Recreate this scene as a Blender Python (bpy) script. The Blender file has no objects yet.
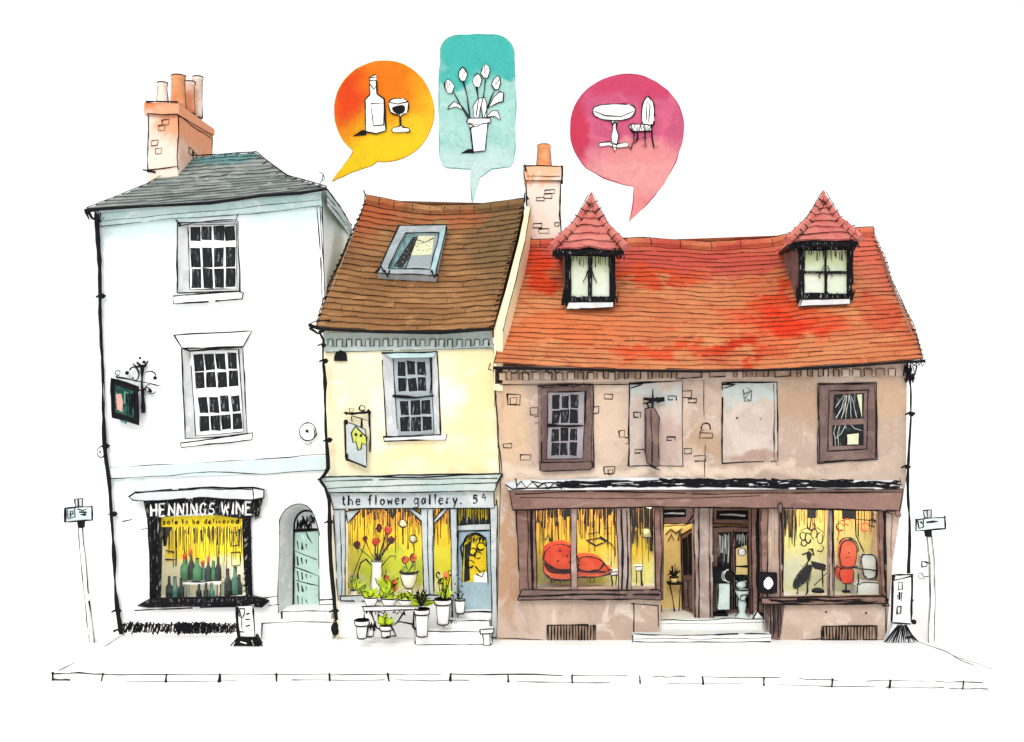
import bpy, bmesh, math, random
from mathutils import Vector, geometry
random.seed(11)
SC = bpy.context.scene
COL = SC.collection
CAMY, EYE, FOC = -22.0, 5.3, 1100.0       # metres in front of the facades, eye height, focal length in pixels
CX, HY = 512.0, 375.0

def P(px, py, Y=0.0):
    """point at depth Y that stands where the drawing has it (all true metric geometry, 50 px = 1 m at the facade)"""
    s = (Y - CAMY) / FOC
    return Vector(((px - CX) * s, Y, EYE + (HY - py) * s))

def S(Y): return (Y - CAMY) / FOC          # metres per pixel at depth Y

# ------------------------------------------------------------------ materials
def lin(c):
    c /= 255.0
    return c / 12.92 if c <= 0.04045 else ((c + 0.055) / 1.055) ** 2.4
GAIN = 1.10
def C3(rgb, g=None):
    g = GAIN if g is None else g
    return tuple(min(0.9, lin(v) / g) for v in rgb) + (1.0,)

class NT:
    def __init__(s, name):
        s.m = bpy.data.materials.new(name); s.m.use_nodes = True
        s.t = s.m.node_tree; s.t.nodes.clear()
        s.out = s.n('ShaderNodeOutputMaterial'); s.b = s.n('ShaderNodeBsdfPrincipled')
        s.l(s.b.outputs[0], s.out.inputs[0])
        s.b.inputs['Roughness'].default_value = 0.85
        s.b.inputs['Specular IOR Level'].default_value = 0.12
    def n(s, t, **k):
        x = s.t.nodes.new(t)
        for a, v in k.items(): setattr(x, a, v)
        return x
    def l(s, a, b): s.t.links.new(a, b)
    def mix(s, f, a, b, mode='MIX'):
        x = s.n('ShaderNodeMix', data_type='RGBA', blend_type=mode)
        for sock, v in ((x.inputs[0], f), (x.inputs[6], a), (x.inputs[7], b)):
            if hasattr(v, 'links'): s.l(v, sock)
            else: sock.default_value = v
        return x.outputs[2]
    def noise(s, scale, detail=3, dist=0.0, vec=None, rough=0.55):
        x = s.n('ShaderNodeTexNoise'); x.inputs['Scale'].default_value = scale
        x.inputs['Detail'].default_value = detail; x.inputs['Distortion'].default_value = dist
        x.inputs['Roughness'].default_value = rough
        if vec is not None: s.l(vec, x.inputs['Vector'])
        return x
    def rng(s, v, a, b, c=0.0, d=1.0, smooth=True):
        x = s.n('ShaderNodeMapRange'); x.interpolation_type = 'SMOOTHSTEP' if smooth else 'LINEAR'
        s.l(v, x.inputs[0])
        for i, q in enumerate((a, b, c, d)): x.inputs[i + 1].default_value = q
        return x.outputs[0]

MATS = {}
def wash(name, cols, scale=0.9, grain=0.10, blots=(), bump=0.25, streak=None, zramp=None, rough=0.85, warp=0.35, gain=1.10):
    """watercolour-like pigment: a pooled two/three tone wash, granulation, and named blots of other pigment"""
    N = NT(name)
    C3 = lambda rgb: tuple(min(0.9, lin(v) / gain) for v in rgb) + (1.0,)
    geo = N.n('ShaderNodeNewGeometry').outputs['Position']
    vec = geo
    if streak:
        mp = N.n('ShaderNodeMapping'); mp.inputs['Scale'].default_value = streak; N.l(geo, mp.inputs['Vector']); vec = mp.outputs[0]
    big = N.noise(scale, 5, 0.9, vec)
    c = C3(cols[0])
    if len(cols) > 1:
        c = N.mix(N.rng(big.outputs[0], 0.36, 0.64), C3(cols[0]), C3(cols[1]))
    if len(cols) > 2:
        b2 = N.noise(scale * 2.3, 4, 1.4, vec)
        c = N.mix(N.rng(b2.outputs[0], 0.55, 0.72), c, C3(cols[2]))
    if zramp:                                   # colours that change with height on back walls and glass: (z0, z1, rgb)
        sp = N.n('ShaderNodeSeparateXYZ'); N.l(geo, sp.inputs[0])
        wn = N.noise(2.2, 4, 0.6, geo)
        ad = N.n('ShaderNodeMath', operation='MULTIPLY_ADD'); N.l(wn.outputs[0], ad.inputs[0]); ad.inputs[1].default_value = 0.7
        N.l(sp.outputs[2], ad.inputs[2])
        for z0, z1, rgb in zramp:
            c = N.mix(N.rng(ad.outputs[0], z0 + 0.35, z1 + 0.35), c, C3(rgb))
    if blots:
        wn = N.noise(1.6, 5, 0.4, geo)
        sub = N.n('ShaderNodeVectorMath', operation='SUBTRACT'); N.l(wn.outputs['Color'], sub.inputs[0]); sub.inputs[1].default_value = (0.5, 0.5, 0.5)
        sc = N.n('ShaderNodeVectorMath', operation='SCALE'); N.l(sub.outputs[0], sc.inputs[0]); sc.inputs['Scale'].default_value = warp * 4
        ad = N.n('ShaderNodeVectorMath', operation='ADD'); N.l(geo, ad.inputs[0]); N.l(sc.outputs[0], ad.inputs[1])
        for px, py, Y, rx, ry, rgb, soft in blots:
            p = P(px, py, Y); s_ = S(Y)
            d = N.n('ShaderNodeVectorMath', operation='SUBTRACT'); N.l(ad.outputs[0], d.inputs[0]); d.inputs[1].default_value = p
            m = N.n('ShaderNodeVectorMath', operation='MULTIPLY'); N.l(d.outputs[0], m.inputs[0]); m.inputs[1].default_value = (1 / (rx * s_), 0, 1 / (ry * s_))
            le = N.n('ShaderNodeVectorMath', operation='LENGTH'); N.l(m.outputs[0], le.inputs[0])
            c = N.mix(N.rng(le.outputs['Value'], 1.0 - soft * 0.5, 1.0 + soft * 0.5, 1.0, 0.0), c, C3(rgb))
    g = N.noise(26, 6, 0.0, geo, 0.7)
    g2 = N.noise(5.5, 6, 0.6, geo, 0.7)
    gs = N.n('ShaderNodeMath', operation='MULTIPLY_ADD'); N.l(g2.outputs[0], gs.inputs[0]); gs.inputs[1].default_value = 0.9; N.l(g.outputs[0], gs.inputs[2])
    gm0 = N.rng(gs.outputs[0], 0.55, 1.35, 1.0 - grain * 2.0, 1.0 + grain * 2.0, False)
    ab = N.n('ShaderNodeMath', operation='SUBTRACT'); N.l(big.outputs[0], ab.inputs[0]); ab.inputs[1].default_value = 0.53
    aa = N.n('ShaderNodeMath', operation='ABSOLUTE'); N.l(ab.outputs[0], aa.inputs[0])
    run = N.rng(aa.outputs[0], 0.0, 0.022, 1.0 - min(.16, grain * 1.5), 1.0)
    gp = N.n('ShaderNodeMath', operation='MULTIPLY'); N.l(gm0, gp.inputs[0]); N.l(run, gp.inputs[1]); gm = gp.outputs[0]
    hs = N.n('ShaderNodeHueSaturation'); N.l(c, hs.inputs['Color']); N.l(gm, hs.inputs['Value'])
    N.l(hs.outputs[0], N.b.inputs['Base Color'])
    if bump:
        f = N.noise(60, 3, 0, geo)
        bp = N.n('ShaderNodeBump'); bp.inputs['Strength'].default_value = bump; bp.inputs['Distance'].default_value = 0.01
        N.l(f.outputs[0], bp.inputs['Height']); N.l(bp.outputs[0], N.b.inputs['Normal'])
    N.b.inputs['Roughness'].default_value = rough
    MATS[name] = N.m
    return N

def build_materials():
    n = NT('ink'); q = n.noise(7, 3, 0, n.n('ShaderNodeNewGeometry').outputs['Position'])
    n.l(n.mix(q.outputs[0], (0.004, 0.004, 0.005, 1), (0.014, 0.013, 0.015, 1)), n.b.inputs['Base Color']); MATS['ink'] = n.m
    n = NT('thin_ink'); n.b.inputs['Base Color'].default_value = (0.05, 0.048, 0.05, 1); MATS['thin_ink'] = n.m
    wash('paper', [(252, 252, 250), (250, 250, 248)], 0.5, 0.015, bump=0.15)
    wash('ground_paper', [(253, 253, 252), (251, 251, 250)], 0.2, 0.01, bump=0)
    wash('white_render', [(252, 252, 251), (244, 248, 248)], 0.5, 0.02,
         blots=[(140, 228, .45, 75, 20, (208, 227, 227), 1.2), (285, 212, .45, 55, 16, (212, 230, 230), 1.2), (120, 486, .45, 60, 8, (222, 236, 235), 1.2)])  # teal blots below the eaves are shade put into the wall colour
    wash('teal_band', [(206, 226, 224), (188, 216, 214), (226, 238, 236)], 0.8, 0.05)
    wash('pale_teal', [(222, 236, 234), (204, 222, 220)], 0.9, 0.03)
    wash('reveal_grey', [(226, 228, 229), (206, 209, 211), (240, 240, 241)], 2.0, 0.05)  # pale grey; in the reveals their shading is put into this colour
    wash('slate', [(158, 164, 158), (130, 140, 138), (182, 186, 178)], 1.1, 0.12, streak=(1, 1, 3), gain=1.25, blots=[(222, 158, 2.4, 40, 8, (104, 148, 150), .9)], warp=.12)
    wash('slate_teal', [(92, 138, 140), (112, 156, 156)], 1.5, 0.1)
    wash('yellow_wall', [(249, 241, 212), (246, 231, 190), (250, 245, 224)], 0.8, 0.03,
         blots=[(476, 405, .15, 20, 55, (243, 222, 168), 1.2), (430, 458, .15, 70, 12, (243, 222, 170), 1.4)])
    wash('cream', [(246, 226, 180), (250, 236, 200)], 0.9, 0.03)
    wash('grey_green', [(196, 206, 200), (178, 194, 190), (212, 218, 212)], 1.0, 0.05)
    wash('skylight_grey', [(180, 188, 190), (160, 170, 174), (196, 202, 204)], 2, .06, gain=1.3)
    wash('shop_blue', [(196, 203, 203), (179, 189, 191), (210, 215, 214)], 1.4, 0.06)
    wash('door_blue', [(168, 190, 198), (154, 178, 188)], 1.6, 0.06)
    wash('sash_blue', [(160, 170, 178), (176, 184, 190)], 2.0, 0.06)
    wash('window_teal', [(176, 200, 204), (150, 182, 190)], 2.0, 0.05)
    wash('brown_tile', [(168, 122, 80), (148, 105, 68), (186, 140, 96)], 0.9, 0.10, streak=(0.7, 1, 2.0), gain=1.3,
         blots=[(350, 212, 2.6, 55, 24, (180, 96, 58), 1.3), (505, 235, 2.3, 38, 55, (128, 100, 66), 1.1), (450, 218, 2.6, 40, 8, (174, 104, 66), 1.2)])
    wash('red_tile', [(206, 122, 80), (218, 144, 96), (188, 94, 64)], 0.8, 0.09, streak=(0.7, 1, 1.8), warp=0.42, gain=1.28,
         blots=[(640, 258, 2.4, 230, 20, (196, 84, 70), 1.3), (880, 262, 2.4, 30, 40, (210, 110, 86), 1.2), (840, 245, 2.6, 60, 26, (214, 108, 84), 1.0),
                (540, 275, 2.0, 20, 20, (222, 72, 34), 1.1), (785, 322, 1.0, 50, 16, (224, 60, 28), 1.5), (772, 298, 1.5, 24, 12, (222, 76, 40), 1.5),
                (640, 275, 2.0, 60, 8, (214, 84, 48), 1.1), (655, 350, .0, 50, 8, (222, 92, 52), 1.2), (738, 348, 0, 42, 10, (208, 62, 32), 1.1),
                (885, 320, .8, 20, 24, (206, 92, 60), 1.2), (560, 330, .5, 70, 14, (222, 122, 74), 1.2)])
    wash('dormer_tile', [(206, 112, 104), (218, 136, 124), (192, 88, 84)], 1.6, 0.1, gain=1.3)
    wash('stone', [(197, 176, 160), (179, 157, 142), (209, 194, 180)], 0.8, 0.06, warp=.3,
         blots=[(512, 420, 0, 14, 70, (206, 176, 146), 1.4), (704, 444, 0, 18, 14, (180, 152, 126), 1.0), (800, 402, 0, 40, 20, (176, 148, 124), 1.4), (600, 425, 0, 24, 40, (208, 184, 162), 1.4),
                (890, 400, 0, 26, 20, (190, 160, 134), .9), (640, 475, 0, 170, 7, (222, 202, 182), 1.6), (508, 560, 0, 11, 60, (176, 140, 112), .8)])
    wash('stone_grey', [(202, 188, 178), (190, 173, 162)], 1.1, 0.06,
         blots=[(655, 390, .1, 40, 12, (184, 188, 184), 1.0), (750, 390, .1, 40, 11, (180, 190, 186), .8), (760, 457, .1, 30, 8, (172, 144, 130), 1.2), (668, 445, .1, 22, 22, (188, 164, 154), .8)])
    wash('stone_dark', [(164, 138, 118), (148, 122, 104)], 1.2, 0.08)
    wash('shop_brown', [(142, 112, 102), (120, 90, 82), (160, 132, 120)], 1.0, 0.1, streak=(0.5, 1, 1.6))
    wash('window_brown', [(128, 106, 100), (110, 88, 84), (146, 124, 118)], 1.6, 0.08)
    wash('sash_mauve', [(150, 144, 150), (166, 158, 162)], 2.0, 0.07)
    wash('mullion', [(150, 128, 120), (178, 160, 152)], 2.0, 0.1)
    wash('amber_back', [(236, 214, 52), (226, 190, 40), (240, 226, 90)], 1.3, 0.08)
    wash('wine_back', [(236, 232, 214), (240, 236, 224)], 1.3, 0.05, zramp=[(1.15, 1.5, (244, 218, 40)), (1.9, 2.5, (232, 196, 40))], streak=(1, 1, .5))
    wash('flower_back', [(238, 236, 220), (232, 230, 190)], 1.3, 0.05, blots=[(372, 572, 1, 14, 16, (196, 212, 50), 1.0), (398, 566, 1, 12, 20, (206, 214, 60), 1.0), (418, 570, 1, 10, 12, (190, 206, 56), 1.0), (446, 580, 1, 8, 12, (220, 214, 50), 1.0), (352, 560, 1, 8, 14, (214, 206, 70), 1)], warp=.2, zramp=[(0.95, 1.25, (226, 224, 60)), (1.5, 1.9, (240, 200, 40)), (2.0, 2.4, (226, 160, 40))], streak=(1.6, 1, .5))
    wash('chaise_back', [(232, 232, 160), (214, 222, 90)], 1.2, 0.06, zramp=[(1.15, 1.7, (232, 204, 64)), (1.8, 2.4, (222, 158, 60))], streak=(1.6, 1, .5))
    wash('chair_back', [(220, 226, 200), (226, 226, 176)], 1.2, 0.06, zramp=[(1.3, 1.75, (226, 222, 150)), (1.8, 2.35, (236, 186, 104))], streak=(1.6, 1, .5))
    wash('hall_yellow', [(240, 208, 132), (246, 220, 150)], 1.0, 0.04)
    wash('pale_floor', [(232, 234, 230), (222, 226, 222)], 1.3, 0.03)
    wash('brick_peach', [(240, 206, 186), (246, 222, 206)], 1.0, 0.05, blots=[(180, 108, 2, 60, 14, (226, 128, 84), 1.2), (205, 130, 3, 22, 30, (234, 162, 124), 1.2)])  # orange blot on the right face is its shade, painted into the brick
    wash('pot_pale', [(246, 232, 220), (240, 206, 180)], 3.0, 0.05)
    wash('brick_pale', [(240, 226, 214), (236, 218, 204)], 1.0, 0.04, blots=[(540, 175, 3.4, 30, 12, (236, 186, 150), 1.1)])
    wash('pot_orange', [(232, 164, 118), (216, 140, 92)], 1.6, 0.08)
    wash('orange_bubble', [(244, 170, 30), (242, 162, 28)], 1.6, 0.07, warp=0.24, gain=1.3,
         blots=[(420, 120, 3.2, 30, 45, (246, 200, 44), 1.4), (385, 160, 3.2, 75, 32, (246, 206, 36), 1.0), (372, 82, 3.2, 56, 32, (236, 122, 26), 1.2), (345, 98, 3.2, 22, 34, (228, 74, 30), 1.3)])
    wash('teal_bubble', [(180, 226, 217), (168, 220, 210), (194, 231, 224)], 1.8, 0.08, warp=0.2, gain=1.36,
         blots=[(478, 52, 3.2, 50, 26, (74, 188, 178), .55), (452, 78, 3.2, 18, 12, (84, 192, 182), .5), (506, 66, 3.2, 16, 10, (78, 188, 180), .5), (475, 178, 3.2, 50, 26, (208, 235, 230), 1.2)])
    wash('pink_bubble', [(218, 106, 136), (204, 92, 128)], 1.8, 0.08, warp=0.22, gain=1.34,
         blots=[(640, 178, 3.2, 62, 30, (238, 164, 164), 1.0), (640, 152, 3.2, 28, 12, (236, 150, 150), .8), (578, 128, 3.2, 10, 34, (206, 64, 92), .8), (640, 85, 3.2, 60, 12, (206, 74, 110), 1.0), (640, 215, 3.2, 20, 20, (240, 150, 150), 1)])
    wash('lime', [(196, 214, 44), (172, 198, 52), (212, 222, 70)], 3, 0.08)
    wash('sign_lime', [(204, 210, 104), (186, 196, 84)], 5, 0.08)
    wash('leaf_green', [(64, 124, 84), (84, 140, 104)], 3, 0.1)
    wash('bottle_teal', [(96, 148, 136), (70, 120, 108)], 4, 0.1)
    wash('dark_bottle', [(38, 48, 48), (58, 72, 70)], 4, 0.2, rough=0.4)
    wash('red_bloom', [(206, 56, 40), (222, 84, 60)], 6, 0.1)
    wash('maroon_bloom', [(120, 30, 32), (90, 24, 28)], 6, 0.1)
    wash('orange_bloom', [(236, 110, 50), (240, 134, 74)], 6, 0.08)
    wash('red_cloth', [(214, 62, 36), (226, 88, 46), (196, 44, 32)], 2.5, 0.08)
    wash('orange_cloth', [(230, 110, 76), (222, 92, 60)], 2.5, 0.06)
    wash('grey_cloth', [(222, 226, 218), (208, 214, 206)], 2.0, 0.04)
    wash('door_teal', [(190, 218, 208), (176, 208, 198), (212, 230, 222)], 1.4, 0.05)
    wash('sign_green', [(44, 92, 78), (24, 50, 46), (80, 130, 110)], 5, 0.15)
    wash('sign_pink', [(226, 156, 150), (214, 170, 160)], 5, 0.06)
    wash('green_glass', [(212, 220, 198), (226, 230, 220)], 1.6, 0.05, zramp=[(7.25, 7.8, (180, 190, 146))])
    wash('blind_yellow', [(226, 226, 190), (214, 216, 178)], 3, 0.05, gain=1.2)
    wash('sky_glass', [(128, 158, 158), (88, 122, 124), (160, 184, 182)], 2, 0.1, streak=(4, 1, 1))
    wash('urn_green', [(206, 220, 214), (190, 208, 202)], 3, 0.05)
    for nm, rgb in (('orange_edge', (242, 176, 40)), ('teal_edge', (120, 202, 194)), ('pink_edge', (204, 70, 104))): wash(nm, [rgb, rgb], 1, .06, gain=1.5)
    for nm, colr, st in (('strip_fill_glow', (1.0, .90, .66, 1), 22.0),):
        m = bpy.data.materials.new(nm); m.use_nodes = True; t = m.node_tree; t.nodes.clear(); e = t.nodes.new('ShaderNodeEmission'); e.inputs[0].default_value = colr; e.inputs[1].default_value = st
        t.links.new(e.outputs[0], t.nodes.new('ShaderNodeOutputMaterial').inputs[0]); MATS[nm] = m
    # dark window glass with pale vertical streaks
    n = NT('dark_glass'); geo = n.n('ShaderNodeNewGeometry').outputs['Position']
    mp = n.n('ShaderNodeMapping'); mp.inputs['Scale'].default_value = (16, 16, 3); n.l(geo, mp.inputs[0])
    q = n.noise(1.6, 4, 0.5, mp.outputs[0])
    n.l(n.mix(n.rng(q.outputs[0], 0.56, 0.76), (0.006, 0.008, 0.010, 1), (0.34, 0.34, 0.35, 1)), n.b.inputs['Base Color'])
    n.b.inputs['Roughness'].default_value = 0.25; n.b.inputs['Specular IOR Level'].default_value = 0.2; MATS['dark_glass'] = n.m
    # black paint scribbled thin so that the light ground shows through in strokes
    n = NT('scribble_black'); geo = n.n('ShaderNodeNewGeometry').outputs['Position']
    mp = n.n('ShaderNodeMapping'); mp.inputs['Rotation'].default_value = (0, 0.5, 0); mp.inputs['Scale'].default_value = (22, 10, 5); n.l(geo, mp.inputs[0])
    q = n.noise(1.2, 4, 1.0, mp.outputs[0])
    n.l(n.mix(n.rng(q.outputs[0], 0.56, 0.66), (0.008, 0.008, 0.010, 1), (0.32, 0.32, 0.33, 1)), n.b.inputs['Base Color']); MATS['scribble_black'] = n.m
    # clear pane
    m = bpy.data.materials.new('clear_glass'); m.use_nodes = True; t = m.node_tree; t.nodes.clear()
    o = t.nodes.new('ShaderNodeOutputMaterial'); mx = t.nodes.new('ShaderNodeMixShader'); tr = t.nodes.new('ShaderNodeBsdfTransparent'); gl = t.nodes.new('ShaderNodeBsdfGlossy')
    gl.inputs['Roughness'].default_value = 0.05; mx.inputs[0].default_value = 0.03
    t.links.new(tr.outputs[0], mx.inputs[1]); t.links.new(gl.outputs[0], mx.inputs[2]); t.links.new(mx.outputs[0], o.inputs[0]); MATS['clear_glass'] = m
build_materials()

# ------------------------------------------------------------------ mesh builder
def smooth_noise(n, amp):
    k = max(2, n // 3 + 2)
    ctrl = [random.uniform(-amp, amp) for _ in range(k + 1)]
    out = []
    for i in range(n):
        t = i / max(1, n - 1) * (k - 1); j = int(t); f = t - j; f = f * f * (3 - 2 * f)
        out.append(ctrl[j] * (1 - f) + ctrl[j + 1] * f)
    return out

def resample(pts, step):
    out = [pts[0]]
    for a, b in zip(pts, pts[1:]):
        d = math.dist(a, b); k = max(1, int(round(d / step)))
        for i in range(1, k + 1):
            f = i / k; out.append(tuple(a[j] + (b[j] - a[j]) * f for j in range(len(a))))
    return out

def rough(poly, amp=0.5, step=14):
    """a hand-built outline: subdivide and wander slightly"""
    pts = resample(list(poly) + [poly[0]], step)[:-1]
    return [(x + random.uniform(-amp, amp), y + random.uniform(-amp, amp)) for x, y in pts]

def arc(cx, cy, rx, ry, a0, a1, n=12):
    return [(cx + rx * math.cos(math.radians(a0 + (a1 - a0) * i / n)), cy - ry * math.sin(math.radians(a0 + (a1 - a0) * i / n))) for i in range(n + 1)]

class MB:
    def __init__(s): s.v = []; s.f = []
    def face(s, pts, mat, smooth=False):
        b = len(s.v); s.v += [Vector(p) for p in pts]; s.f.append((tuple(range(b, b + len(pts))), mat, smooth)); return s
    def idx(s, verts, faces, mat, smooth=False):
        b = len(s.v); s.v += [Vector(p) for p in verts]
        for f in faces: s.f.append((tuple(i + b for i in f), mat, smooth))
        return s
    def plate(s, outer, holes, Y, t, mat, back=True):
        loops = [[P(x, y, Y) for x, y in l] for l in [outer] + list(holes)]
        tris = geometry.tessellate_polygon([[Vector((p.x, p.z, 0)) for p in l] for l in loops])
        fl = [p for l in loops for p in l]; n = len(fl)
        verts = fl + [p + Vector((0, t, 0)) for p in fl]
        faces = [tuple(q) for q in tris]
        if back: faces += [tuple(i + n for i in reversed(q)) for q in tris]
        b = 0
        for l in loops:
            k = len(l)
            for i in range(k): j = (i + 1) % k; faces.append((b + i, b + j, b + j + n, b + i + n))
            b += k
        return s.idx(verts, faces, mat)
    def prism(s, poly, Y, t, mat, ink=0, wob=0.5, rgh=0):
        if rgh: poly = rough(poly, rgh)
        s.plate(poly, [], Y, t, mat)
        if ink: s.ink(list(poly) + [poly[0]], Y, ink, wob)
        return s
    def rect(s, x0, y0, x1, y1, Y, t, mat, ink=0, wob=0.5):
        return s.prism([(x0, y0), (x1, y0), (x1, y1), (x0, y1)], Y, t, mat, ink, wob)
    def box(s, x0, x1, y0, y1, z0, z1, mat):
        v = [(x, y, z) for z in (z0, z1) for y in (y0, y1) for x in (x0, x1)]
        return s.idx(v, [(0, 2, 3, 1), (4, 5, 7, 6), (0, 1, 5, 4), (2, 6, 7, 3), (0, 4, 6, 2), (1, 3, 7, 5)], mat)
    def tube(s, pts, rad, mat='ink', n=5, smooth=False):
        pts = [Vector(p) for p in pts]
        if not hasattr(rad, '__len__'): rad = [rad] * len(pts)
        m = len(pts)
        if m < 2: return s
        verts = []; up = None
        for i, p in enumerate(pts):
            t = pts[min(i + 1, m - 1)] - pts[max(i - 1, 0)]
            if t.length < 1e-7: t = Vector((0, 0, 1))
            t.normalize()
            ref = Vector((0, 1, 0)) if abs(t.y) < 0.9 else Vector((1, 0, 0))
            a = t.cross(ref).normalized(); b = t.cross(a).normalized()
            for k in range(n):
                an = 2 * math.pi * k / n
                verts.append(p + (a * math.cos(an) + b * math.sin(an)) * rad[i])
        faces = [(i * n + k, i * n + (k + 1) % n, (i + 1) * n + (k + 1) % n, (i + 1) * n + k) for i in range(m - 1) for k in range(n)]
        faces += [tuple(range(n - 1, -1, -1)), tuple((m - 1) * n + k for k in range(n))]
        return s.idx(verts, faces, mat, smooth)
    def ink3(s, pts, r, wob=0.010, step=0.13, mat='ink', n=4, var=0.4):
        q = resample([tuple(p) for p in pts], step); k = len(q)
        wx, wz, wr = smooth_noise(k, wob), smooth_noise(k, wob), smooth_noise(k, var)
        pts = [Vector(p) + Vector((wx[i], 0, wz[i])) for i, p in enumerate(q)]
        return s.tube(pts, [max(r * 0.25, r * .85 * (1 + wr[i]) * random.uniform(.7, 1.25)) for i in range(k)], mat, n)
    def ink(s, px, Y, r=0.8, wob=0.5, step=7, mat='ink', off=None):
        """a raised dark line on the surface at depth Y, r in px (1 px = 2 cm)"""
        q = resample(list(px), step); k = len(q)
        wx, wz, wr = smooth_noise(k, wob), smooth_noise(k, wob), smooth_noise(k, 0.45)
        sc = S(Y); off = r * sc * 0.35 if off is None else off
        pts = [P(x + wx[i], y + wz[i], Y) - Vector((0, off, 0)) for i, (x, y) in enumerate(q)]
        rad = [max(r * sc * 0.22, r * sc * 0.78 * (1 + wr[i]) * random.uniform(.65, 1.25)) for i in range(k)]
        rad[-1] *= random.choice((.35, .6, 1.3))
        s.stroke(pts, rad, mat)
        if k > 6 and mat == 'ink' and random.random() < .4:      # the pen goes over part of the line again
            a = random.randint(0, k - 5); b = min(k, a + random.randint(4, 14)); d = random.choice((-1, 1)) * random.uniform(.5, 1.1) * sc
            s.tube([p + Vector((d, -.001, d * .8)) for p in pts[a:b]], [x * .45 for x in rad[a:b]], mat, 3)
        return s
    def stroke(s, pts, rad, mat):
        k = len(pts); i = 0
        while i < k - 1:
            j = min(k, i + (k if k < 9 else random.randint(7, 26)))
            if j - i >= 2: s.tube(pts[i:j], rad[i:j], mat, 4)
            i = j - 1 + (1 if (random.random() < .45 and j < k) else 0)
        return s
    def lathe(s, c, prof, mat, n=14, smooth=True, sy=1.0):
        c = Vector(c); m = len(prof); verts = []
        for r, z in prof:
            for k in range(n):
                a = 2 * math.pi * k / n; verts.append((c.x + r * math.cos(a), c.y + r * math.sin(a) * sy, c.z + z))
        faces = [(i * n + k, i * n + (k + 1) % n, (i + 1) * n + (k + 1) % n, (i + 1) * n + k) for i in range(m - 1) for k in range(n)]
        faces += [tuple(range(n - 1, -1, -1)), tuple((m - 1) * n + k for k in range(n))]
        return s.idx(verts, faces, mat, smooth)
    def lathepx(s, cx, Y, prof, mat, ink=0.7, n=14, sy=1.0):
        """prof = [(half width px, py)] from bottom to top; ink rims top and bottom and two side lines"""
        sc = S(Y); base = P(cx, prof[0][1], Y)
        s.lathe(base, [(w * sc, (prof[0][1] - y) * sc) for w, y in prof], mat, n, True, sy)
        if ink:
            for w, y in (prof[0], prof[-1]):
                if w > 1.2: s.ring(P(cx, y, Y), w * sc, ink * sc * 0.9, sy=sy)
            for sg in (-1, 1): s.ink([(cx + sg * w, y) for w, y in prof], Y, ink, 0.3)
        return s
    def ring(s, c, R, r, mat='ink', n=16, sy=1.0):
        pts = [Vector((c.x + R * math.cos(2 * math.pi * k / n), c.y + R * sy * math.sin(2 * math.pi * k / n), c.z)) for k in range(n + 1)]
        return s.tube(pts, r, mat, 4)
    def blob(s, c, rx, ry, rz, mat, nz=0.12, nu=10, nv=7):
        c = Vector(c); verts = [c + Vector((0, 0, -rz))]
        for j in range(1, nv):
            th = math.pi * j / nv
            for k in range(nu):
                ph = 2 * math.pi * k / nu; q = 1 + random.uniform(-nz, nz)
                verts.append(c + Vector((rx * math.sin(th) * math.cos(ph) * q, ry * math.sin(th) * math.sin(ph) * q, -rz * math.cos(th) * q)))
        verts.append(c + Vector((0, 0, rz))); L = len(verts) - 1
        faces = [(0, 1 + (k + 1) % nu, 1 + k) for k in range(nu)]
        for j in range(nv - 2):
            for k in range(nu):
                a = 1 + j * nu; b = a + nu; faces.append((a + k, a + (k + 1) % nu, b + (k + 1) % nu, b + k))
        a = 1 + (nv - 2) * nu
        faces += [(a + k, a + (k + 1) % nu, L) for k in range(nu)]
        return s.idx(verts, faces, mat, True)
    def blobpx(s, px, py, Y, rx, ry, mat, rd=None, nz=0.1, ink=0.6):
        sc = S(Y); rd = (rd or min(rx, ry)) * sc
        s.blob(P(px, py, Y), rx * sc, rd, ry * sc, mat, nz)
        if ink: s.ink(arc(px, py, rx, ry, 0, 360, 14), Y, ink, 0.5)
        return s
    def hatch(s, x0, x1, yt, l0, l1, Y, n, r=0.6, lean=0.0, mat='ink'):
        r *= .8; n = int(n * 1.35)
        for i in range(n):
            x = x0 + (x1 - x0) * (i + random.uniform(0.0, 1.0)) / n; L = l0 + (l1 - l0) * random.random() ** 1.5; y = yt + random.uniform(-1, 2)
            s.ink([(x, y), (x + lean * L, y + L)], Y, r * random.uniform(0.6, 1.3), 0.35, 9, mat)
        return s
    def scribble(s, x0, y0, x1, y1, Y, n, r=0.7):
        pts = []
        for i in range(n):
            x = x0 + (x1 - x0) * i / (n - 1); yy0 = y0[0] + (y0[1] - y0[0]) * i / (n - 1) if hasattr(y0, '__len__') else y0
            yy1 = y1[0] + (y1[1] - y1[0]) * i / (n - 1) if hasattr(y1, '__len__') else y1
            pts.append((x + random.uniform(-1.6, 1.6), (yy0 if i % 2 else yy1) + random.uniform(-1.5, 1.5)))
        return s.ink(pts, Y, r, 0.3, 6)

def soft(pts, n=4):
    """closed Catmull-Rom curve through the points"""
    out = []; k = len(pts)
    for i in range(k):
        p0, p1, p2, p3 = (pts[(i + j - 1) % k] for j in range(4))
        for s in range(n):
            t = s / n; out.append(tuple(.5 * (2 * b + (c - a) * t + (2 * a - 5 * b + 4 * c - d) * t * t + (3 * b - a - 3 * c + d) * t ** 3) for a, b, c, d in zip(p0, p1, p2, p3)))
    return out
def curls(mb, x0, y0, x1, y1, Y, n, r=0.7, rx=2.6):
    """looped pen scribble filling a band"""
    pts = []; ph = random.random() * 6
    for i in range(n * 7):
        f = i / (n * 7 - 1); a = ph + i / 7 * 2 * math.pi; ym = (y0 + y1) / 2; h = (y1 - y0) / 2 * random.uniform(.75, 1.05)
        pts.append((x0 + (x1 - x0) * f + rx * math.cos(a), ym + h * math.sin(a)))
    return mb.ink(pts, Y, r, .3, 50)
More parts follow.
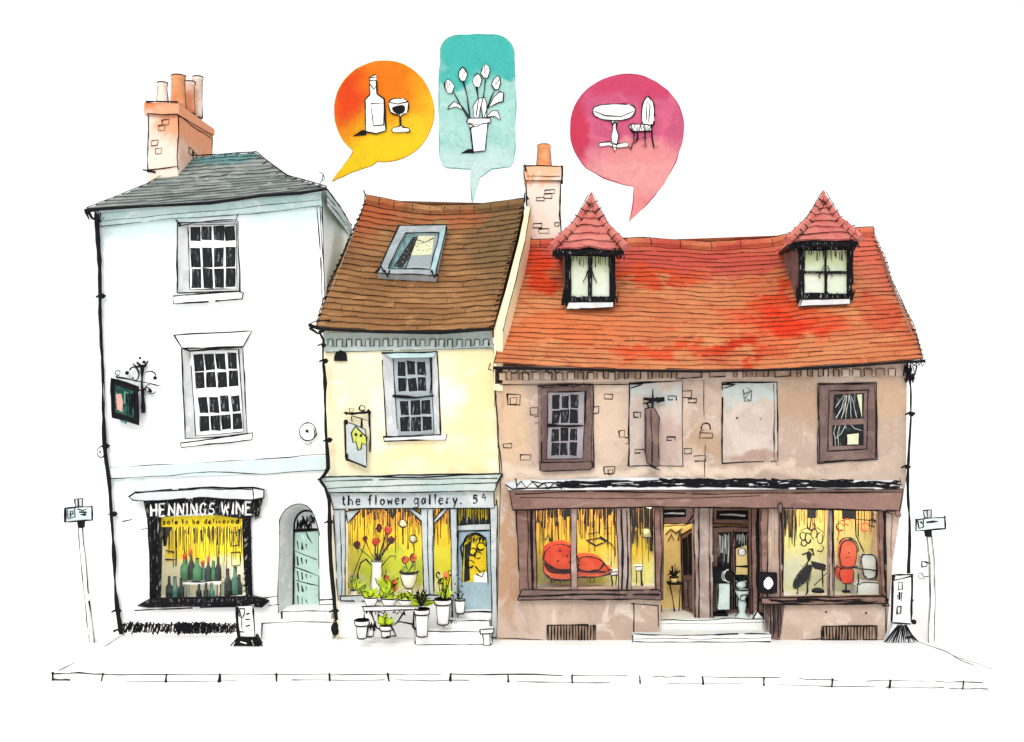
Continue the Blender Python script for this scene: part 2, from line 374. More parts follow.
def brush(mb, x0, ya, yb, x1, Y, n, r=1.0, lo=20, hi=90):
    """long broken horizontal strokes laid over one another; ya/yb = upper and lower edge at x, as functions"""
    for i in range(n):
        a = random.uniform(x0, x1 - 8); b = min(x1, a + random.uniform(lo, hi)); f = random.random(); pts = []; k = max(2, int((b - a) / 9))
        for j in range(k + 1):
            x = a + (b - a) * j / k; pts.append((x, ya(x) + (yb(x) - ya(x)) * min(1, max(0, f + random.uniform(-.22, .22)))))
        mb.ink(pts, Y - random.uniform(0, .003), r * random.uniform(.5, 1.3), .3, 6)

def leafy(mb, cx, cy, R, n, Y, mat='lime', a0=10, a1=170, w=.34, ink=.5, inkp=.6):
    """a tuft of pointed leaves fanning out of one root"""
    for i in range(n):
        a = math.radians(a0 + (a1 - a0) * (i + random.uniform(.2, .8)) / n); L = R * random.uniform(.65, 1.1); ww = L * w * random.uniform(.7, 1.2)
        dx, dy = math.cos(a), -math.sin(a); nx, ny = -dy, dx; b = random.uniform(-.12, .12) * L
        pts = [(cx, cy), (cx + dx * L * .35 + nx * ww * .5, cy + dy * L * .35 + ny * ww * .5), (cx + dx * L * .7 + nx * (ww * .42 + b), cy + dy * L * .7 + ny * (ww * .42 + b)), (cx + dx * L + nx * b * 1.6, cy + dy * L + ny * b * 1.6),
               (cx + dx * L * .7 - nx * (ww * .42 - b), cy + dy * L * .7 - ny * (ww * .42 - b)), (cx + dx * L * .35 - nx * ww * .5, cy + dy * L * .35 - ny * ww * .5)]
        y = Y + random.uniform(-.07, .07); mb.plate(pts, [], y, .012, mat)
        if random.random() < inkp: mb.ink(pts[:4] if random.random() < .5 else [pts[0], pts[5], pts[4], pts[3]], y, ink, .3, 4)
        if random.random() < .35: mb.ink([pts[0], pts[3]], y, ink * .8, .3, 4)
def petals(mb, x, y, r, Y, mat):
    """a loose open bloom: overlapping petals and a pen curl"""
    sc = S(Y)
    for k in range(4):
        a = k * 1.6 + random.uniform(-.4, .4); mb.blob(P(x + .42 * r * math.cos(a), y - .5 * r * math.sin(a), Y + random.uniform(-.03, .03)), r * .62 * sc, r * .4 * sc, r * random.uniform(.5, .85) * sc, mat, .18, 8, 6)
    mb.ink(arc(x + .3, y, r * .8, r, random.uniform(0, 90), random.uniform(250, 400), 9), Y - r * .5 * sc, .65, .6, 3); mb.ink([(x - r * .3, y - r * .5), (x, y + r * .2), (x + r * .4, y - r * .4)], Y - r * .6 * sc, .5, .4, 3)

def make(name, mb, origin):
    me = bpy.data.meshes.new(name)
    used = []
    for _, m, _ in mb.f:
        if m not in used: used.append(m)
    me.from_pydata([v - origin for v in mb.v], [], [f for f, _, _ in mb.f])
    for m in used: me.materials.append(MATS[m])
    me.polygons.foreach_set('material_index', [used.index(m) for _, m, _ in mb.f])
    me.polygons.foreach_set('use_smooth', [sm for _, _, sm in mb.f])
    bm = bmesh.new(); bm.from_mesh(me); bmesh.ops.recalc_face_normals(bm, faces=bm.faces); bm.to_mesh(me); bm.free()
    me.update()
    o = bpy.data.objects.new(name, me); COL.objects.link(o)
    return o

def root(o):
    while o.parent: o = o.parent
    return o
def part(name, mb, parent, label=None):
    o = make(name, mb, Vector(root(parent)['base_point'])); o.parent = parent
    if label: o['label'] = label
    return o
def tagit(o, label, cat, group=None):
    o['label'] = label; o['category'] = cat
    if group: o['group'] = group
    return o
def thing(name, label, cat, base, group=None):
    o = bpy.data.objects.new(name, None); COL.objects.link(o); o.location = base; o['base_point'] = list(base); o.empty_display_size = 0.2
    return tagit(o, label, cat, group)
def single(name, mb, label, cat, base, group=None):
    o = make(name, mb, Vector(base)); o.location = base; o['base_point'] = list(base)
    return tagit(o, label, cat, group)
def struct(name, mb):
    o = make(name, mb, Vector((0, 0, 0))); o['kind'] = 'structure'; return o

# ------------------------------------------------------------------ hand lettering (strokes)
GL = {
 'H': [[(0, 0), (0, 1)], [(1, 0), (1, 1)], [(0, .5), (1, .5)]], 'E': [[(1, 1), (0, 1), (0, 0), (1, 0)], [(0, .5), (.8, .5)]],
 'N': [[(0, 0), (0, 1), (1, 0), (1, 1)]], 'I': [[(.5, 0), (.5, 1)]], 'G': [[(1, .8), (.6, 1), (.15, .85), (0, .4), (.3, 0), (.9, .08), (1, .45), (.6, .45)]],
 'S': [[(1, .9), (.5, 1), (.1, .8), (.2, .55), (.8, .45), (1, .2), (.5, 0), (0, .1)]], 'W': [[(0, 1), (.25, 0), (.5, .8), (.75, 0), (1, 1)]],
 't': [[(.4, 1), (.4, .1), (.7, 0)], [(0, .65), (.8, .65)]], 'h': [[(.05, 0), (.05, 1)], [(.05, .35), (.4, .6), (.8, .4), (.8, 0)]],
 'e': [[(0, .32), (.8, .35), (.65, .6), (.2, .6), (0, .25), (.3, 0), (.8, .08)]], 'f': [[(.8, .95), (.5, 1), (.35, .8), (.35, -.05)], [(0, .55), (.8, .55)]],
 'l': [[(.4, 1), (.4, 0)]], 'o': [[(.4, .6), (.05, .4), (.1, .1), (.45, 0), (.8, .2), (.7, .5), (.4, .6)]], 'w': [[(0, .6), (.2, 0), (.47, .5), (.75, 0), (.95, .6)]],
 'r': [[(.1, 0), (.1, .6)], [(.1, .35), (.4, .6), (.75, .5)]], 'g': [[(.8, .55), (.3, .6), (.05, .3), (.3, 0), (.75, .15), (.8, .6), (.75, -.3), (.3, -.45), (0, -.25)]],
 'a': [[(.8, .55), (.3, .6), (.05, .25), (.3, 0), (.7, .15), (.8, .6), (.85, 0)]], 'y': [[(.05, .6), (.42, .08)], [(.85, .6), (.2, -.45)]],
 's': [[(.8, .55), (.3, .6), (.15, .45), (.7, .2), (.5, 0), (.05, .05)]], 'b': [[(.1, 1), (.1, 0), (.6, 0), (.8, .3), (.5, .6), (.1, .45)]],
 'd': [[(.8, 1), (.8, 0), (.3, 0), (.05, .3), (.35, .6), (.8, .45)]], 'i': [[(.4, .6), (.4, 0)], [(.4, .82), (.42, .9)]], 'v': [[(0, .6), (.4, 0), (.8, .6)]],
 '5': [[(.9, 1), (.2, 1), (.15, .6), (.6, .65), (.85, .3), (.5, 0), (0, .1)]], '4': [[(.5, 1), (0, .4), (.9, .4)], [(.65, .7), (.65, 0)]], '.': [[(.3, 0), (.45, .05)]],
 'P': [[(.1, 0), (.1, 1), (.7, .95), (.9, .72), (.6, .45), (.1, .45)]], ' ': [],
}
def write(mb, text, x0, y0, x1, y1, h, Y, r, mat='ink', gap=0.35, wob=0.2, wide={}):
    """baseline from (x0,y0) to (x1,y1); h = cap height px"""
    ws = [wide.get(c, 1.0) for c in text]; tot = sum(ws) + gap * (len(text) - 1); u = (x1 - x0) / tot; x = 0
    for c, w in zip(text, ws):
        for st in GL[c]:
            pts = []
            for a, b in st:
                q = (x + a * w * 0.92) / tot; pts.append((x0 + (x1 - x0) * q, y0 + (y1 - y0) * q - b * h))
            mb.ink(pts, Y, r, wob, 3, mat)
        x += w + gap

SUN_EL, SUN_ROT, SUN_E, SKY_STR, OVC, EXPO = 40, 192, 1.15, 0.10, 11.5, 0.3
# ------------------------------------------------------------------ building helpers
def along(poly, t):
    L = [0]
    for a, b in zip(poly, poly[1:]): L.append(L[-1] + (Vector(b) - Vector(a)).length)
    d = t * L[-1]
    for i in range(len(poly) - 1):
        if d <= L[i + 1] + 1e-9:
            f = (d - L[i]) / max(1e-9, L[i + 1] - L[i]); return Vector(poly[i]).lerp(Vector(poly[i + 1]), f)
    return Vector(poly[-1])

def roof_sheet(mb, eave, ridge, left, right, n, mat, nu=44, lift=0.03, ink_r=0.011, wav=0.012, gap=0.06, ticks=0.0, inkmat='ink', r_lo=0.55):
    """courses of tiles lapping one another (saw-tooth section) with a drawn line under each lap"""
    L0, L1, R0, R1 = Vector(left[0]), Vector(left[-1]), Vector(right[0]), Vector(right[-1])
    def pt(u, v):
        p = along(left, v).lerp(along(right, v), u)
        return p + (along(ridge, u) - L1.lerp(R1, u)) * v + (along(eave, u) - L0.lerp(R0, u)) * (1 - v)
    nrm = (pt(1, .5) - pt(0, .5)).cross(pt(.5, 1) - pt(.5, 0)).normalized()
    if nrm.y > 0: nrm = -nrm
    wave = [smooth_noise(nu + 1, wav) for _ in range(n + 1)]
    for k in range(n):
        v0, v1 = k / n, (k + 1) / n
        a = [pt(i / nu, v0) + nrm * lift + Vector((0, 0, wave[k][i])) for i in range(nu + 1)]
        a0 = [pt(i / nu, v0) + nrm * 0.0 + Vector((0, 0, wave[k][i])) for i in range(nu + 1)]
        b = [pt(i / nu, v1) + Vector((0, 0, wave[k + 1][i])) for i in range(nu + 1)]
        vs = a0 + a + b; m = nu + 1
        fs = [(i, i + 1, i + 1 + m, i + m) for i in range(nu)] + [(i + m, i + m + 1, i + 1 + 2 * m, i + 2 * m) for i in range(nu)]
        mb.idx(vs, fs, mat)
        i = 0
        while i < nu:
            j = min(nu, i + random.randint(6, 20))
            if j - i >= 2: mb.ink3([p + nrm * 0.004 for p in a[i:j + 1]], ink_r * random.uniform(r_lo, 1.25), 0.006, 0.25, inkmat, 3)
            i = j + (random.randint(1, 2) if random.random() < gap * 8 else 0)
        if ticks:
            for i in range(nu):
                if random.random() < ticks:
                    q = a[i].lerp(a[i + 1], random.random()); w = (b[i] - a[i])
                    mb.tube([q + nrm * .002, q + w * random.uniform(.5, .9) + nrm * .004], ink_r * .6, inkmat, 3)
    return pt, nrm

def ridge_tiles(mb, pts, r, mat, n=12, tick=0.010, seg=0.35):
    q = resample([tuple(p) for p in pts], seg / 3)
    mb.tube(q, [r * (1 + 0.06 * math.sin(i * 2.1)) for i in range(len(q))], mat, 8)
    acc = resample([tuple(p) for p in pts], seg)
    for a in acc:
        a = Vector(a); d = Vector((random.uniform(-.3, .3), 0, 0)) * r
        mb.tube([a + Vector((0, -r * 1.02, -r * .5)) + d, a + Vector((0, -r * .9, r * .5)) + d * .5, a + Vector((0, 0, r * 1.03))], tick, 'ink', 3)
    up = [Vector(a) + Vector((0, -r * .2, r)) for a in acc]
    mb.ink3(up, tick * .9, .008, .2)

def quad_uv(q, u, v):
    tl, tr, br, bl = q
    a = (tl[0] + (tr[0] - tl[0]) * u, tl[1] + (tr[1] - tl[1]) * u); b = (bl[0] + (br[0] - bl[0]) * u, bl[1] + (br[1] - bl[1]) * u)
    return (a[0] + (b[0] - a[0]) * v, a[1] + (b[1] - a[1]) * v)

def loft(mb, A, YA, B, YB, mat, closed=True):
    n = len(A); vs = [P(x, y, YA) for x, y in A] + [P(x, y, YB) for x, y in B]
    mb.idx(vs, [(i, (i + 1) % n, (i + 1) % n + n, i + n) for i in range(n if closed else n - 1)], mat)

def sash_window(house, F, hole, inner, cells, frame_mat, sash_mat, sill=None, sill_mat='paper', dep=0.16, jit=0.7, r=0.8, pane='dark_glass', lintel=None, label=None):
    """window > sill, sash, pane; cells = [(u0,u1,v0,v1)] openings in the sash"""
    w = MB(); loft(w, hole, F - 0.012, inner, F + dep, frame_mat)
    hw = rough(hole, 0.3, 30); w.ink(list(hole) + [hole[0]], F - .014, r, 0.5); w.ink(list(inner) + [inner[0]], F + dep - 0.004, r * 0.8, 0.4)
    wo = part('window', w, house, label)
    s = MB(); holes = []
    for (u0, u1, v0, v1) in cells:
        holes.append([(x + random.uniform(-jit, jit), y + random.uniform(-jit, jit)) for x, y in (quad_uv(inner, u0, v0), quad_uv(inner, u1, v0), quad_uv(inner, u1, v1), quad_uv(inner, u0, v1))])
    s.plate(inner, holes, F + dep, 0.04, sash_mat)
    for h in holes:
        k = random.randint(0, 3); h2 = h[k:] + h[:k]
        s.ink(h2[:random.choice((2, 3, 4))], F + dep, r * 0.55, 0.4)
    part('sash', s, wo)
    g = MB(); big = inner
    g.face([P(x, y, F + dep + 0.03) for x, y in big], pane)
    part('pane', g, wo)
    if sill:
        m = MB(); m.prism(sill, F - 0.10, 0.10 - 0.003, sill_mat, r, 0.5); part('sill', m, wo)
    return wo

def grid_cells(u0, u1, v0, v1, rows, cols, gu=0.045, gv=0.03):
    gu *= .62; gv *= .6
    out = []; du = (u1 - u0) / cols; dv = (v1 - v0) / rows
    for j in range(rows):
        for i in range(cols):
            out.append((u0 + du * i + gu / 2, u0 + du * (i + 1) - gu / 2, v0 + dv * j + gv / 2, v0 + dv * (j + 1) - gv / 2))
    return out

def display_room(house, F, x0, y0, x1, y1, depth, back, floor='pale_floor', side='pale_floor', hatch=None, top='pale_floor', name='display_room', pad=0.02):
    """the shallow room behind a shop window: floor, back, sides and ceiling"""
    a, b = P(x0, y1, F + .2), P(x1, y0, F + .2)
    X0, X1, Z0, Z1 = a.x - pad, b.x + pad, a.z - 0.01, b.z + 0.02; Y0, Y1 = F + 0.20, F + depth
    m = MB()
    m.face([(X0, Y1, Z0), (X1, Y1, Z0), (X1, Y1, Z1), (X0, Y1, Z1)], back)
    m.face([(X0, Y0, Z0), (X1, Y0, Z0), (X1, Y1, Z0), (X0, Y1, Z0)], floor)
    m.face([(X0, Y0, Z1), (X0, Y1, Z1), (X1, Y1, Z1), (X1, Y0, Z1)], top)
    m.face([(X0, Y0, Z0), (X0, Y1, Z0), (X0, Y1, Z1), (X0, Y0, Z1)], side)
    m.face([(X1, Y0, Z0), (X1, Y0, Z1), (X1, Y1, Z1), (X1, Y1, Z0)], side)
    if hatch: hatch(m, Y1 - 0.006)  # dark pen hatching at the top stands for shade on the back wall
    ro = part(name, m, house)
    L = MB(); L.box(X0 + .12, X1 - .12, Y0 + .12, Y0 + .20, Z1 - .09, Z1 - .03, 'strip_fill_glow'); part('strip_fill_light', L, ro)  # strip lamp real in the furniture shop; added elsewhere to brighten the room
    return ro

def downpipe(house, pts, F, r_px=2.0, mat='ink', brackets=(), name='downpipe', off=0.10):
    m = MB(); q = resample(pts, 9); sc = S(F); n = len(q); wr = [a + random.uniform(-.25, .3) for a in smooth_noise(n, .5)]; wx = smooth_noise(n, .8); r_px *= .8
    m.tube([P(x + wx[i], y, F - off) for i, (x, y) in enumerate(q)], [r_px * sc * (1 + wr[i]) for i in range(n)], mat, 7, True)
    for x, y in brackets:
        m.ink([(x - 5, y + 1), (x - 1, y - 1), (x + 5, y)], F - off - r_px * sc, 1.1, .4)
        m.blobpx(x + 1.5, y, F - off, 2.6, 2.6, mat, ink=0)
    return part(name, m, house)

def closed_body(house, edgeL, edgeR, F, depth, mat, name='side_wall'):
    """flank walls and back wall behind a facade"""
    (xa, ya), (xb, yb) = edgeL; (xc, yc), (xd, yd) = edgeR
    for (x0, y0, x1, y1, sg) in ((xa, ya, xb, yb, 1), (xc, yc, xd, yd, -1)):
        m = MB(); m.prism([(x0, y0), (x0 + sg * 10, y0), (x1 + sg * 10, y1), (x1, y1)], F + .2505, depth - .25, mat); part(name, m, house)
    m = MB(); A, B, C_, D = P(xa, ya, F), P(xc, yc, F), P(xd, yd, F), P(xb, yb, F)
    m.box(min(A.x, D.x), max(B.x, C_.x), F + depth, F + depth + .2, -0.02, min(A.z, B.z), mat); part('back_wall', m, house)

def grille(house, x0, y0, x1, y1, F):
    m = MB(); m.rect(x0, y0, x1, y1, F - 0.012, 0.02, 'stone_dark'); m.ink([(x0, y0), (x1, y0), (x1, y1), (x0, y1), (x0, y0)], F - .013, 0.9)
    n = int((x1 - x0) / 2.9)
    for i in range(n):
        x = x0 + (x1 - x0) * (i + .5) / n; m.ink([(x + random.uniform(-.5, .5), y0), (x + random.uniform(-.5, .5), y1)], F - .014, 0.85, .3)
    part('air_grille', m, house)

# ================================================================== HOUSE 1 : tall white house
F1 = 0.45
h1 = thing('white_house', 'tall white rendered house with slate hipped roof and a wine shop below', 'house', P(215, 634.7, F1))
W1 = [(98, 211), (322, 191), (326, 330), (328, 455), (333.5, 635.2), (119, 635.2), (107, 465), (102, 330)]
topH, topI = [(178, 223), (238, 221), (240, 291), (177, 293)], [(188, 225), (236.5, 224), (237, 289), (190, 290)]
midH, midI = [(182, 349), (243, 347), (247, 435), (185, 439)], [(190, 351), (239, 349), (244, 432), (196, 436)]
shopH1 = [(158, 517), (244, 514), (248, 598), (155, 600)]
doorH = [(278, 613)] + [(279, 535)] + arc(298, 526, 19, 22, 165, 12, 9) + [(319, 535), (320, 611)]
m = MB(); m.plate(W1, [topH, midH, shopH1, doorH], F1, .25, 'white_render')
m.ink([(98, 211), (102, 330), (107, 465), (119, 632)], F1, .7); m.ink([(322, 191), (326, 330), (328, 455)], F1, .7)
m.ink([(316, 196), (320, 250), (323, 312)], F1, .6); m.ink([(319, 196), (323, 260), (326, 312), (324, 314)], F1, .5)
m.ink([(172, 211), (176, 220), (180, 225)], F1, .8); m.ink([(241, 202), (238, 214), (236, 222)], F1, .7)
m.ink([(178, 226), (208, 221), (238, 220)], F1, .8)
m.ink([(110, 467), (170, 465), (250, 460), (327, 454)], F1 - .0, .6, .6); m.ink([(245, 600), (278, 596)], F1, .6); m.ink([(268, 606), (279, 604)], F1, .6)
m.ink([(319, 600), (334, 599)], F1, .6); m.ink([(319, 605), (334, 604)], F1, .6)
m.ink([(122, 521), (132, 519)], F1, .5); m.ink([(141, 529), (151, 528)], F1, .8)
part('wall', m, h1)
closed_body(h1, ((98.5, 222), (119.5, 634.5)), ((321.5, 200), (333, 634.5)), F1, 4.4, 'white_render')
m = MB(); m.prism([(99, 214), (321, 194), (322, 206), (99, 226)], F1 - .05, .048, 'teal_band')  # teal shade under the eaves, built as a coloured band
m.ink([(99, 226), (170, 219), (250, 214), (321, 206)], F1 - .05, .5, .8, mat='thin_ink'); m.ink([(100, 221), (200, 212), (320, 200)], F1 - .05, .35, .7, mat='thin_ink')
part('eaves_shade_band', m, h1)
m = MB(); m.prism([(108, 468), (328, 456), (328, 471), (110, 479)], F1 - .07, .068, 'pale_teal')
m.ink([(110, 479), (160, 476), (210, 472), (265, 474), (328, 470)], F1 - .07, .6, .6, mat='thin_ink')
part('string_course', m, h1)
# roof
eL, eR = P(87, 209, F1 - .3), P(327, 188, F1 - .3); rL, rR = P(193, 158, F1 + 2.1), P(256, 153, F1 + 2.1)
bL = Vector((eL.x + .1, F1 + 4.8, eL.z - .1)); bR = P(352, 226, F1 + 4.6)
m = MB(); mL = eL.lerp(rL, .5) + Vector((.10, 0, -.05)); mR = eR.lerp(rR, .5) + Vector((-.05, 0, -.14))
roof_sheet(m, [eL, P(205, 201, F1 - .3), eR], [rL, P(225, 154, F1 + 2.1), rR], [eL, mL, rL], [eR, mR, rR], 14, 'slate', 40, .02, .007, .01, .08, 0.0, 'ink', .4)
0 and roof_sheet(m, [P(191, 168, F1 + 1.5), P(258, 166, F1 + 1.5)], [rL, rR], [P(191, 169, F1 + 1.5) + Vector((0, -.05, .03)), rL + Vector((0, -.03, .06))], [P(262, 163, F1 + 1.5) + Vector((0, -.05, .03)), rR + Vector((0, -.03, .06))], 2, 'slate_teal', 12, .01, .006)
m.face([eL, mL, bL], 'slate'); m.face([mL, rL, bL], 'slate'); m.face([eR, bR, mR], 'slate'); m.face([mR, bR, rR], 'slate'); m.face([bL, rL, rR, bR], 'slate')
m.face([eL, eR, bR, bL], 'pale_teal')
for a, c, b in ((eL, mL, rL), (eR, mR, rR)): m.ink3([a + Vector((0, -.03, .02)), c + Vector((0, -.03, .02)), b + Vector((0, -.03, .03))], .014, .010, .2)
m.ink3([rL + Vector((0, -.03, .03)), rR + Vector((0, -.03, .03))], .014, .012, .15)
for i in range(10):
    f = i / 9.5; q = along([rR, mR, eR], f) + Vector((0, -.04, .02)); m.ink3([q, q + Vector((-.11, -.06, -.07))], .010, .004, .05)
for i in range(6):
    f = i / 5.5; q = rL.lerp(rR, f) + Vector((0, -.04, .03)); m.ink3([q, q + Vector((-.02, -.16, -.09))], .009, .004, .05)
for i in range(5):
    q = rL.lerp(eL, i / 5 * .22) + Vector((0, -.06, .03)); m.ink3([q, q + Vector((-.07, 0, .05))], .014, .004, .04)
rf1 = part('roof', m, h1)
m = MB(); m.tube([P(x, y, F1 - .36) for x, y in ((85, 211), (100, 209), (150, 206), (210, 203), (260, 196), (300, 193), (327, 189))], [.045, .035, .028, .036, .03, .036, .025], 'ink', 7)
m.ink([(87, 209), (92, 218), (100, 222), (101, 213)], F1 - .34, 1.6); m.ink([(86, 212), (90, 220)], F1 - .36, 1.8); m.ink([(96, 212), (98, 224), (104, 218)], F1 - .36, 1.6)
m.ink([(318, 186), (322, 180), (323, 174), (319, 171)], F1 - .3, .8); m.ink([(323, 174), (325, 178), (322, 181)], F1 - .3, .8)
part('gutter', m, h1)
m = MB(); A, B = P(327, 190, F1 - .3), bR
for dz, r in ((0, .02), (-.12, .011), (-.22, .011)): m.ink3([A + Vector((0, 0, dz)), A.lerp(B, .5) + Vector((0, 0, dz + .05)), B + Vector((0, 0, dz))], r, .015, .2)
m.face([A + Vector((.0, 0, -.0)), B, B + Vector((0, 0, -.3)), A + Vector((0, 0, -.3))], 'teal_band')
part('verge_board', m, h1)
# chimney with four pots
m = MB()
c0, c1, c2 = P(148, 104, F1 + 1.2), P(178, 105, F1 + 1.2), P(212, 137, F1 + 3.2)
d = c2 - c1; base = 1.9
def chim(m, q, zb, mat): # q: plan corners with z tops
    n = len(q); vs = list(q) + [Vector((p.x, p.y, zb)) for p in q]
    m.idx(vs, [tuple(range(n))] + [(i, (i + 1) % n, (i + 1) % n + n, i + n) for i in range(n)], mat)
c2t = Vector((c2.x, c2.y, c1.z - .1)); c3t = c0 + (c2t - c1)
chim(m, [c0, c1, c2t, c3t], P(148, 190, F1 + 1.2).z, 'brick_peach')
e = Vector((.06, 0, 0)); up = Vector((0, 0, .22))
chim(m, [c0 - e + Vector((0, -.06, .02)) , c1 + e * .5 + Vector((0, -.06, .02)), c2t + e + Vector((0, 0, .02)), c3t - e + Vector((0, 0, .02))], c1.z - .22, 'brick_peach')
for a, b in ((c0, c1), (c1, c2t)):
    m.ink3([a + Vector((-.03, -.08, .03)), b + Vector((.04, -.08, .03))], .018, .02, .1); m.ink3([a + Vector((0, -.07, -.22)), b + Vector((0, -.07, -.22))], .012, .02, .15)
for p, y in ((c0, 172), (c1, 170)): m.ink3([p + Vector((0, -.01, 0)), Vector((p.x, p.y - .01, P(0, y, p.y).z))], .012, .02)
m.ink3([c2t, Vector((c2t.x, c2t.y, c2t.z - 1.0))], .013, .02)
m.ink([(148, 170), (165, 168), (178, 166)], F1 + 1.19, .8); m.ink([(143, 170), (155, 172)], F1 + 1.19, 1)
for bx, by in ((162, 120), (158, 126), (151, 141), (155, 149)): m.ink([(bx, by), (bx + 7, by - 1), (bx + 6.5, by + 4.5), (bx + .5, by + 5), (bx, by)], F1 + 1.19, .6, .3)
for f, dz in ((.3, -.75), (.45, -1.1), (.4, -.8)):
    q = c1.lerp(c2t, f) + Vector((.012, -.02, dz)); w = (c2t - c1) * .13
    m.ink3([q, q + w, q + w + Vector((0, 0, -.13)), q + Vector((0, 0, -.13)), q], .011, .006, .08)
ch1 = part('chimney', m, h1)
for (cx, yb, yt, w0, w1, Y, mat) in ((162.5, 105, 83, 6, 4.4, 1.8, 'pot_pale'), (178.5, 106, 76, 7.5, 6.2, 2.4, 'pot_orange'), (190, 108, 82, 5, 4.4, 2.9, 'brick_peach'), (198, 112, 77, 4.4, 4.2, 3.2, 'pot_pale')):
    m = MB(); m.lathepx(cx, Y, [(w0, yb + 6), (w0, yb), (w1, yt + 4), (w1 + .8, yt + 3), (w1 + .8, yt)], mat, .7); part('chimney_pot', m, ch1)
# windows
wo = sash_window(h1, F1, topH, topI, grid_cells(.02, .98, .02, .25, 1, 4, .06, .02) + grid_cells(.03, .98, .345, .985, 2, 4, .06, .05), 'reveal_grey', 'paper', [(173, 296), (240, 291), (244, 293), (243, 299), (174, 304)], label='upper sash window with a shallow top light of four panes')
wo = sash_window(h1, F1, midH, midI, grid_cells(.04, .97, .03, .46, 2, 4, .06, .05) + grid_cells(.08, .98, .54, .97, 2, 4, .06, .05), 'reveal_grey', 'paper', [(180, 443), (247, 434), (253, 433), (252, 440), (181, 447)], label='sixteen pane sash window under a splayed white lintel')
m = MB(); m.prism([(174, 335), (214, 333), (252, 331), (243, 346), (182, 348.5)], F1 - .03, .028, 'paper', .7); m.ink([(182, 348), (190, 351), (243, 347)], F1 - .02, 1.0)
part('lintel', m, wo)
# shop front
def hw(m, Y):
    m.hatch(168, 242, 524, 14, 44, Y, 34, .55)
    m.hatch(185, 240, 528, 4, 20, Y, 16, .8)
    m.ink([(150, 547), (174, 552)], Y, .8); m.ink([(150, 559), (176, 560)], Y, .8); m.ink([(176, 530), (176, 566)], Y, 1)
    for x, y in ((229, 533), (231, 553)): m.ink([(x, y), (x + 9, y - 1), (x + 9, y + 12), (x + 1, y + 13), (x, y)], Y, .6)
display_room(h1, F1, 155, 515, 248, 600, .95, 'wine_back', hatch=hw)
m = MB(); m.prism([(148, 514), (160, 514), (159, 560), (158, 601), (151, 601)], F1 - .06, .2, 'scribble_black', .8)
m.ink([(151, 516), (156, 560), (153, 600)], F1 - .07, 1); m.scribble(152, 520, 158, 596, F1 - .07, 7, .8)
sf = part('shop_window', m, h1)
m = MB(); m.prism([(242, 512), (250, 512), (252, 600), (247, 600), (244, 560)], F1 - .06, .2, 'scribble_black', .8); m.ink([(250, 516), (248, 560), (251, 600)], F1 - .07, 1)
for i in range(13): m.ink([(244, 526 + i * 6), (251, 519 + i * 6)], F1 - .07, 1.1)
part('post', m, sf)
m = MB(); m.face([P(x, y, F1 + .12) for x, y in shopH1], 'clear_glass'); part('glass', m, sf)
m = MB(); m.prism([(138, 606), (150, 599), (252, 597), (262, 599), (268, 602), (262, 607), (240, 605), (150, 607)], F1 - .16, .155, 'scribble_black', 1)
m.ink([(135, 610), (200, 608), (255, 606), (269, 601)], F1 - .16, .8); m.ink([(144, 604), (200, 603), (262, 602)], F1 - .17, 1.6); part('sill', m, sf)
m = MB(); m.prism([(143, 499), (262, 497), (258, 517), (244, 519), (200, 513), (156, 518), (147, 519)], F1 - .14, .13, 'scribble_black')
write(m, 'HENNINGS WINE', 151, 516.4, 252, 514.0, 12.5, F1 - .145, 1.15, 'paper', .42, .55, {'I': .3, ' ': .25, 'W': 1.25})
m.ink([(258, 499), (255, 519), (262, 516)], F1 - .14, 1.0); part('fascia', m, sf)
m = MB(); m.prism([(129, 497), (136, 492), (200, 487.5), (254, 488), (264, 490), (264, 498), (252, 500), (200, 498), (145, 501), (133, 500)], F1 - .26, .255, 'reveal_grey', .9)
m.ink([(253, 488), (254, 499)], F1 - .26, .8); m.ink([(136, 493), (200, 489), (254, 489.5)], F1 - .262, .5); part('cornice', m, sf)
m = MB(); m.prism([(160, 516), (200, 514), (241, 515), (241, 526), (159, 527)], F1 + .02, .02, 'amber_back')
write(m, 'sale to be delivered', 163, 524.3, 239, 523.3, 4.6, F1 + .018, .7, 'ink', .3, .15, {'l': .6, 'i': .5, 't': .7, ' ': .5, 'r': .8}); part('transom_board', m, sf)
m = MB(); m.rect(121, 621, 240, 635, F1 - .03, .028, 'paper'); 
for i in range(62): x = 122 + i * 1.85; m.ink([(x + random.uniform(0, 4), 623 + random.uniform(-1.5, 2)), (x - random.uniform(0, 3), 633 + random.uniform(-2, 1.5))], F1 - .032, random.uniform(.6, 1.3), .4, 5)
curls(m, 122, 623, 238, 633, F1 - .033, 26, .7); curls(m, 176, 622, 212, 634, F1 - .034, 12, .9); curls(m, 180, 625, 236, 632, F1 - .035, 13, .7)
part('plinth', m, h1)
